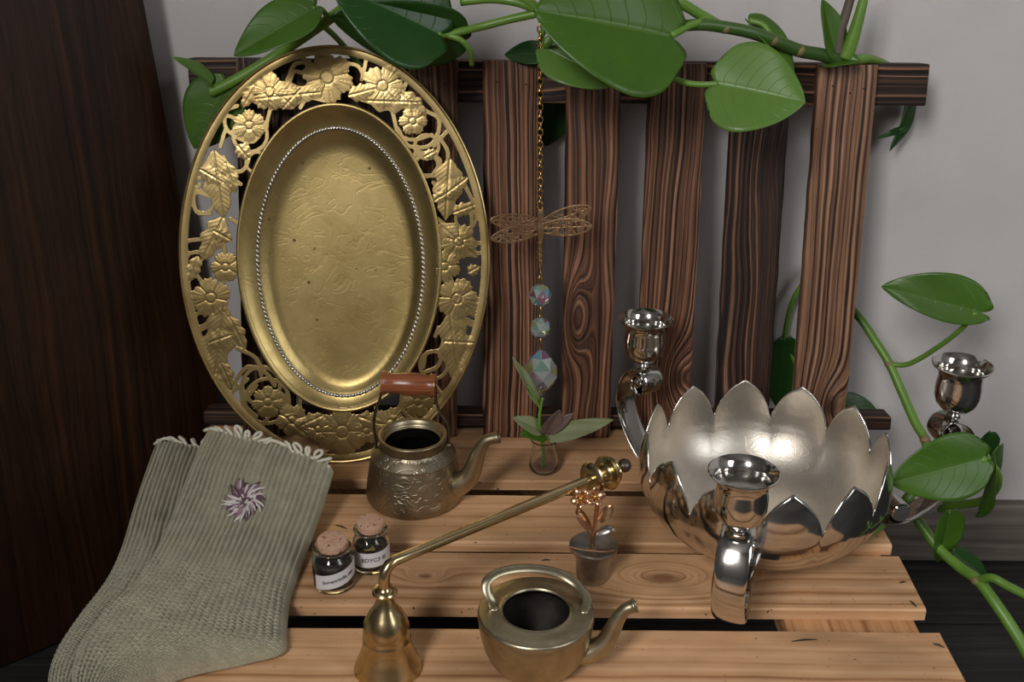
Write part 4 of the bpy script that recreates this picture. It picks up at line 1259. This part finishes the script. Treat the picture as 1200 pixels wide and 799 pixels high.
# big dark pair in the middle
leaf(vine, A(515, 40, .925), A(392, -22, .900), (-.1, -.80, .6), 0.085, 0.22, 0.08, 0.10, M_LEAFD)
leaf(vine, A(540, 48, .945), A(386, 14, .915), (-.05, -.80, -.35), 0.062, 0.12, -0.05, 0.06, M_LEAFD)
stem(vine, [A(512, 40, .926), A(525, 40, .932), A(560, 32, .94), A(600, 22, .938), A(632, 15, .935)], 0.0030, 0.0036)
stem(vine, [A(524, 41, .932), A(540, 47, .93), A(551, 60, .935), A(553, 76, .945)], 0.0026, 0.0022)
stem(vine, [A(540, 2, .945), A(575, -1, .940), A(606, 3, .936), A(632, 13, .935)], 0.0034)
stem(vine, [A(632, 14, .935), A(637, 34, .93), A(633, 48, .935), A(638, 60, .930)], 0.0026, 0.002)
stem(vine, [A(632, 14, .935), A(668, -14, .925), A(730, -26, .925), A(790, 0, .935), A(822, 18, .945), A(848, 33, .955)], 0.0042, 0.0044)
stem(vine, [A(640, 55, .930), A(646, 48, .915), A(652, 42, .91)], 0.0022)
# largest leaf
leaf(vine, A(786, 43, .915), A(630, 8, .880), (0.0, -.80, .55), 0.118, 0.18, 0.06, 0.11, M_LEAF)
stem(vine, [A(786, 42, .916), A(808, 30, .93), A(830, 24, .947)], 0.0030, 0.0034)
# pale leaf under it
leaf(vine, A(640, 57, .928), A(722, 98, .905), (.15, -.85, .45), 0.044, 0.18, 0.05, 0.10, M_LEAFL)
leaf(vine, A(640, 64, .992), A(590, 62, 1.005), (.1, -.8, .5), 0.022, 0.5, 0.1, 0.05, M_LEAFD)
# main stem on the right
stem(vine, [A(800, 30, .935), A(825, 29, .94), A(850, 32, .945), A(880, 38, .95), A(906, 47, .957), A(936, 59, .967), A(962, 64, .978), A(985, 70, .988)], 0.0046, 0.0058, M_STEMD)
node(vine, A(849, 33, .945), 0.0056); node(vine, A(905, 47, .957), 0.0062); node(vine, A(935, 59, .967), 0.0066)
stem(vine, [A(769, 70, .925), A(776, 82, .922), A(796, 95, .918), A(820, 99, .915), A(842, 98, .912)], 0.0026, 0.0024)
leaf(vine, A(840, 98, .912), A(944, 117, .885), (.1, -.82, .5), 0.078, 0.16, 0.06, 0.10, M_LEAFL)
stem(vine, [A(906, 47, .957), A(895, 30, .962), A(878, 24, .966)], 0.0024)
leaf(vine, A(878, 26, .968), A(934, 86, .955), (.6, -.45, .6), 0.040, 0.5, 0.05, 0.08, M_LEAF)
# leaf sheath cluster at the right end of the rail
stem(vine, [A(985, 70, .988), A(1004, 70, 1.0), A(1022, 70, 1.016), A(1046, 82, 1.050), A(1064, 114, 1.055)], 0.0050, 0.0030)
leaf(vine, A(980, 66, .984), A(961, 0, .985), (.55, -.80, .1), 0.028, 0.5, -0.05, 0.0, M_LEAF)
stem(vine, [A(982, 64, .986), A(984, 40, .988), A(992, 14, .99), A(1002, -20, .992)], 0.0050, 0.0036, M_STEMB)
stem(vine, [A(990, 68, .985), A(998, 48, .984), A(1006, 22, .984), A(1013, -6, .985), A(1016, -30, .985)], 0.0068, 0.0028)
leaf(vine, A(966, 72, .990), A(1006, 66, .975), (0.0, -.7, .8), 0.024, 0.6, 0.2, 0.05, M_LEAF)
leaf(vine, A(1066, 112, 1.050), A(1049, 178, 1.040), (.75, -.6, .1), 0.030, 0.4, 0.10, 0.05, M_LEAFD)
leaf(vine, A(1062, 150, 1.045), A(1030, 161, 1.036), (.1, -.7, .7), 0.007, 0.3, 0.05, 0.0, M_LEAFD)
# leaf behind the slats
stem(vine, [A(640, 62, .993), A(648, 58, 1.03), A(652, 75, 1.052), A(652, 110, 1.053)], 0.0020)
leaf(vine, A(652, 108, 1.052), A(640, 172, 1.050), (.4, -.9, .1), 0.050, 0.1, 0.02, 0.10, M_LEAFD)

# climbing vine at the right of the bowl
cv = thing('pothos_vine', A(1060, 590, .90), 'green pothos vine climbing beside the silver bowl down to the floor', 'vine')
stem(cv, [A(960, 310, 1.05), A(985, 345, 1.04), A(1010, 376, 1.025), A(1026, 400, 1.01), A(1042, 426, .995), A(1058, 462, .975), A(1072, 494, .955), A(1086, 522, .935), A(1080, 560, .915), A(1060, 588, .90)], 0.0038, 0.0046)
node(cv, A(1042, 426, .995), 0.0050); node(cv, A(1084, 515, .938), 0.0052)
stem(cv, [A(1042, 427, .995), A(1066, 426, .985), A(1100, 406, .965), A(1128, 384, .95), A(1143, 366, .94)], 0.0026, 0.0022)
leaf(cv, A(1150, 366, .94), A(1034, 336, .960), (.05, -.90, .25), 0.044, 0.15, 0.06, 0.10, M_LEAF, asym=-0.25)
stem(cv, [A(1060, 588, .90), A(1062, 592, .895), A(1090, 592, .878), A(1125, 591, .858), A(1152, 586, .838), A(1168, 570, .815), A(1167, 552, .800), A(1150, 537, .788)], 0.0040, 0.0034)
leaf(cv, A(1152, 537, .788), A(1045, 566, .772), (-.1, -.85, .35), 0.053, 0.20, 0.05, 0.10, M_LEAF)
leaf(cv, A(1163, 532, .802), A(1150, 606, .826), (.80, -.5, .3), 0.046, 0.5, 0.05, 0.05, M_LEAF)
stem(cv, [A(1163, 560, .875), A(1160, 540, .89), A(1150, 520, .90)], 0.0020)
leaf(cv, A(1160, 507, .905), A(1128, 560, .900), (.6, -.7, .3), 0.036, 0.4, 0.1, 0.05, M_LEAFD)
stem(cv, [A(1000, 634, .772), A(1020, 624, .785), A(1042, 610, .825), A(1062, 596, .897)], 0.0030, 0.0036)
node(cv, A(1062, 596, .897), 0.0056)
stem(cv, [A(1060, 588, .90), A(1076, 610, .89), A(1100, 642, .87), A(1124, 664, .85), A(1146, 680, .83), A(1166, 706, .81), A(1190, 742, .79), A(1215, 785, .77)], 0.0044, 0.0054)
node(cv, A(1145, 680, .83), 0.0058)
stem(cv, [A(1146, 680, .83), A(1162, 677, .82), A(1180, 686, .81), A(1215, 704, .79)], 0.0038)
leaf(cv, A(1112, 600, .872), A(1104, 662, .868), (.35, -.85, .3), 0.034, 0.35, 0.10, 0.06, M_LEAF)
stem(cv, [A(1100, 598, .882), A(1110, 597, .876), A(1112, 602, .872)], 0.0020)
leaf(cv, A(1118, 648, .862), A(1172, 684, .865), (.1, -.5, .8), 0.022, 0.3, 0.15, 0.05, M_LEAFD)
# leaves showing between and beside the slats low down
stem(cv, [A(960, 310, 1.05), A(930, 350, 1.052), A(918, 400, 1.055)], 0.0026)
leaf(cv, A(920, 400, 1.052), A(912, 478, 1.050), (.2, -.95, .1), 0.040, 0.1, 0.0, 0.08, M_LEAFD)
leaf(cv, A(985, 470, 1.035), A(1040, 500, 1.03), (.1, -.75, .6), 0.030, 0.3, 0.1, 0.05, M_LEAFD)
stem(cv, [A(918, 400, 1.055), A(950, 455, 1.05), A(985, 470, 1.036)], 0.0020, 0.0018)

# ------------------------------------------------------------------ bud vase with a cutting
def build_vase():
    base = at_z(637, 551, 0); base.z = 0
    t = thing('bud_vase', base, 'tiny clear glass bud vase standing before the slats', 'vase')
    g = MB()
    g.lathe([(0.0001, 0.0004), (0.0095, 0.0004), (0.0120, 0.0015), (0.0132, 0.005), (0.0132, 0.010), (0.0118, 0.017), (0.0102, 0.023), (0.0100, 0.027), (0.0112, 0.0305), (0.0122, 0.032), (0.0118, 0.0328), (0.0106, 0.0312), (0.0092, 0.0275), (0.0092, 0.023), (0.0108, 0.017), (0.0121, 0.010), (0.0118, 0.005), (0.0095, 0.0028), (0.0001, 0.0026)], 48)
    g.build('glass_body', M_GLASS, t, sharp=60)
    q = thing('plant_cutting', base + Vector((0, 0, 0.004)), 'leafy green plant cutting with a long pale leaf in the bud vase', 'plant')
    Y = base.y
    M_PALE = leaf_mat('pale_olive_leaf', (0.17, 0.20, 0.085), (0.25, 0.28, 0.13), (0.32, 0.36, 0.2), 0.5)
    stem(q, [A(636, 548, Y), A(637, 530, Y), A(634, 508, Y), A(632, 490, Y), A(634, 474, Y), A(636, 466, Y)], 0.0016, 0.0014, M_STEM)
    stem(q, [A(634, 482, Y), A(627, 466, Y - .002), A(618, 452, Y - .002)], 0.0010)
    leaf(q, A(630, 472, Y), A(603, 418, Y + .006), (.75, -.6, .2), 0.011, 0.3, 0.05, 0.0, M_PALE)
    leaf(q, A(642, 512, Y), A(718, 491, Y - .01), (.0, -.75, .6), 0.017, 0.15, 0.05, 0.0, M_PALE)
    leaf(q, A(634, 505, Y), A(604, 488, Y - .004), (.2, -.6, .7), 0.016, 0.4, 0.15, 0.05, M_PALE)
    leaf(q, A(638, 510, Y), A(612, 506, Y - .012), (.0, -.5, .85), 0.018, 0.3, 0.15, 0.05, M_LEAF)
    md = plain('dry_brown_petal', (0.12, 0.075, 0.065), 0.5, var=0.4, scale=120, bump=0.2)
    leaf(q, A(640, 508, Y), A(656, 480, Y - .004), (.4, -.7, .4), 0.018, 0.4, 0.0, 0.0, md, name='dry_leaf')
    leaf(q, A(644, 506, Y), A(672, 484, Y - .002), (.1, -.7, .6), 0.010, 0.4, 0.0, 0.0, md, name='dry_leaf')
build_vase()

# ------------------------------------------------------------------ dragonfly sun catcher
def crystal_mats():
    out = []
    for i, c in enumerate(((0.66, 0.74, 0.72), (0.42, 0.16, 0.30), (0.25, 0.56, 0.72), (0.62, 0.60, 0.25), (0.40, 0.66, 0.50), (0.60, 0.42, 0.58))):  # facet tints paint iridescent reflections into the base colour
        t = NT('facet_reflection_tint_%d' % i)
        t.set(Base_Color=c, Roughness=0.04, IOR=1.6)
        t.b.inputs['Transmission Weight'].default_value = 0.6
        t.b.inputs['Metallic'].default_value = 0.2
        t.b.inputs['Thin Film Thickness'].default_value = 380 + 40 * i
        t.b.inputs['Thin Film IOR'].default_value = 1.8
        out.append(t.m)
    return out
def build_catcher():
    Y = 0.932
    t = thing('dragonfly_sun_catcher', A(633, 440, Y), 'gold dragonfly sun catcher with hanging iridescent crystals on a chain', 'sun catcher')
    # chain
    def links(p, q, n, parent, name, r=0.0021, w=0.0006, mat=M_GOLD):
        mb = MB(); d = (q - p) / n; dn = d.normalized()
        for k in range(n):
            c = p + d * (k + 0.5)
            sd = Vector((1, 0, 0)) if k % 2 else Vector((0.25, -0.97, 0))
            sd = (sd - dn * sd.dot(dn)).normalized()
            ln = d.length * 0.5 + w * 1.1
            pts = [c + dn * (math.sin(a) * ln) + sd * (math.cos(a) * r) for a in [2 * PI * j / 14 for j in range(14)]]
            mb.tube(pts, w, 6, closed=True)
        o = mb.build(name, mat, parent, world=True, sharp=None, weld=False)
        return o
    top = A(632, 8, Y)
    o = links(A(633, 22, Y - .002), A(633, 244, Y), 30, t, 'chain'); o['kind'] = 'stuff'
    mb = MB()
    c = A(632, 13, 0.935)
    # loop round the vine stem
    pts = [c + Vector((0.0035 * math.sin(a * 0.5), 0.0062 * math.cos(a), 0.0062 * math.sin(a))) for a in [2 * PI * j / 20 for j in range(20)]]
    mb.tube(pts, 0.0009, 6, closed=True)
    mb.build('hanging_loop', M_GOLD, t, world=True)
    # body
    b = MB()
    pts = [A(633, v, Y - .002) for v in (244, 250, 256, 264, 272, 282, 292, 302, 312, 318)]
    b.tube(pts, [0.0030, 0.0040, 0.0032, 0.0046, 0.0048, 0.0028, 0.0026, 0.0025, 0.0023, 0.0016], 12)
    for v in (284, 291, 298, 305):
        b.tube([A(633, v - 1, Y - .002), A(633, v + 1, Y - .002)], 0.0032, 10)
    b.build('body', M_ANTGOLD, t, world=True)
    # filigree wings
    rng = np.random.RandomState(4)
    def wing(root, tip, w, bend, dn):
        root = np.array(root, float); tip = np.array(tip, float)
        L = np.linalg.norm(tip - root)
        P = np.stack([rng.uniform(0, L, 34), rng.uniform(-w, w, 34)], 1)
        def fn(X, Yy):
            s = np.clip(X / L, 0, 1)
            hw = w * np.sin(PI * np.clip(0.10 + 0.90 * s, 0, 1) ** 1.25) ** 0.55
            d = np.maximum(np.abs(Yy) - hw, np.maximum(-X, X - L))
            dd = np.sqrt((X[..., None] - P[:, 0]) ** 2 + (Yy[..., None] - P[:, 1]) ** 2)
            dd.sort(axis=-1)
            cell = (dd[..., 1] - dd[..., 0]) - 1.5
            net = np.minimum(cell, -(d + 1.9))
            net = np.minimum(net, np.abs(Yy) - 0.6)
            return np.maximum(d, net)
        V, faces = cutout(fn, -1, L + 1, -w - 1, w + 1, 0.45)
        ux = (tip - root) / L; uy = np.array([-ux[1], ux[0]])
        pts = []
        for x, y in V:
            q = root + ux * x + uy * y
            pts.append(A(q[0], q[1], Y - 0.004 - dn - bend * (x / L) ** 2))
        mb = MB(); mb.add(pts, faces)
        o = mb.build('wing', M_ANTGOLD, t, world=True, sharp=None, weld=False)
        md = o.modifiers.new('thickness', 'SOLIDIFY'); md.thickness = 0.0006; md.offset = 0
    wing((637, 262), (574, 258), 9.5, 0.004, 0.0)
    wing((636, 268), (575, 280), 9.5, 0.006, 0.0012)
    wing((630, 266), (693, 243), 10.5, 0.004, 0.0)
    wing((631, 268), (694, 265), 10.5, 0.006, 0.0012)
    # connectors
    links(A(633, 317, Y - .001), A(633, 334, Y), 2, t, 'link', 0.0024, 0.0007)
    links(A(633, 359, Y), A(633, 372, Y), 1, t, 'link', 0.0022, 0.0007)
    links(A(633, 396, Y), A(633, 410, Y), 1, t, 'link', 0.0022, 0.0007)
    cm = crystal_mats()
    def gem(c, rings, n, off, name, seed):
        rr = random.Random(seed)
        vs_ = []; fs_ = []
        for k, (r, z) in enumerate(rings):
            for j in range(n):
                a = 2 * PI * (j + (0.5 if k % 2 else 0)) / n + off
                vs_.append(c + Vector((r * math.cos(a), r * 0.72 * math.sin(a), z)))
        m = len(rings)
        for k in range(m - 1):
            for j in range(n):
                l = (j + 1) % n
                a0, a1, b0, b1 = k * n + j, k * n + l, (k + 1) * n + j, (k + 1) * n + l
                if k % 2 == 0: fs_ += [(a0, a1, b0), (a1, b1, b0)]
                else: fs_ += [(a0, a1, b1), (a0, b1, b0)]
        fs_.append(tuple(range(n))[::-1]); fs_.append(tuple((m - 1) * n + j for j in range(n)))
        mb = MB(); mb.add(vs_, fs_)
        o = mb.build(name, cm[0], t, world=True, smooth=False)
        for m_ in cm[1:]: o.data.materials.append(m_)
        for p in o.data.polygons: p.material_index = rr.choice((0, 0, 1, 2, 3, 4, 5))
        return o
    gem(A(633, 346, Y), [(0.0028, 0.0102), (0.0080, 0.0070), (0.0105, 0.0), (0.0080, -0.0070), (0.0028, -0.0102)], 6, 0.2, 'crystal_bead', 5)
    gem(A(633, 384, Y), [(0.0026, 0.0097), (0.0076, 0.0066), (0.0100, 0.0), (0.0076, -0.0066), (0.0026, -0.0097)], 6, 0.5, 'crystal_bead', 9)
    gem(A(633, 437, Y), [(0.0012, 0.0236), (0.0096, 0.0165), (0.0152, 0.0060), (0.0165, -0.0020), (0.0126, -0.0115), (0.0062, -0.0195), (0.0010, -0.0240)], 6, 0.1, 'crystal_drop', 12)
build_catcher()

# ------------------------------------------------------------------ splinters lying on the planks
M_SPL = plain('dark_splinter', (0.022, 0.016, 0.013), 0.8)
rr = random.Random(5)
for (u, v, L, a, lab) in ((943, 751, 0.019, 0.12, 'longest dark wood splinter lying on the plank in front of the bowl'), (1070, 708, 0.008, 1.9, 'dark splinter standing askew at the sawn end of the knotty plank'),
                          (1058, 683, 0.006, 0.3, 'dark wood chip beside the vine at the end of the knotty plank'), (1100, 757, 0.008, -0.6, 'slanting dark splinter near the sawn end of the front plank'),
                          (400, 618, 0.012, -0.5, 'dark splinter lying behind the two corked jars'), (640, 657, 0.007, 0.1, 'short dark splinter lying between the teapot and the snuffer handle')):
    p = at_z(u, v, 0)
    m = MB(); d = Vector((math.cos(a), math.sin(a), 0)) * L / 2
    m.tube([-d + Vector((0, 0, .0006)), Vector((0, 0.0006, .0008)), d + Vector((0, 0, .0006))], [0.0004, 0.0009, 0.0003], 5, flat=0.6)
    o = m.build('wood_splinter', M_SPL)
    o.location = p
    tag(o, lab, 'splinter', 'loose splinters on the planks')
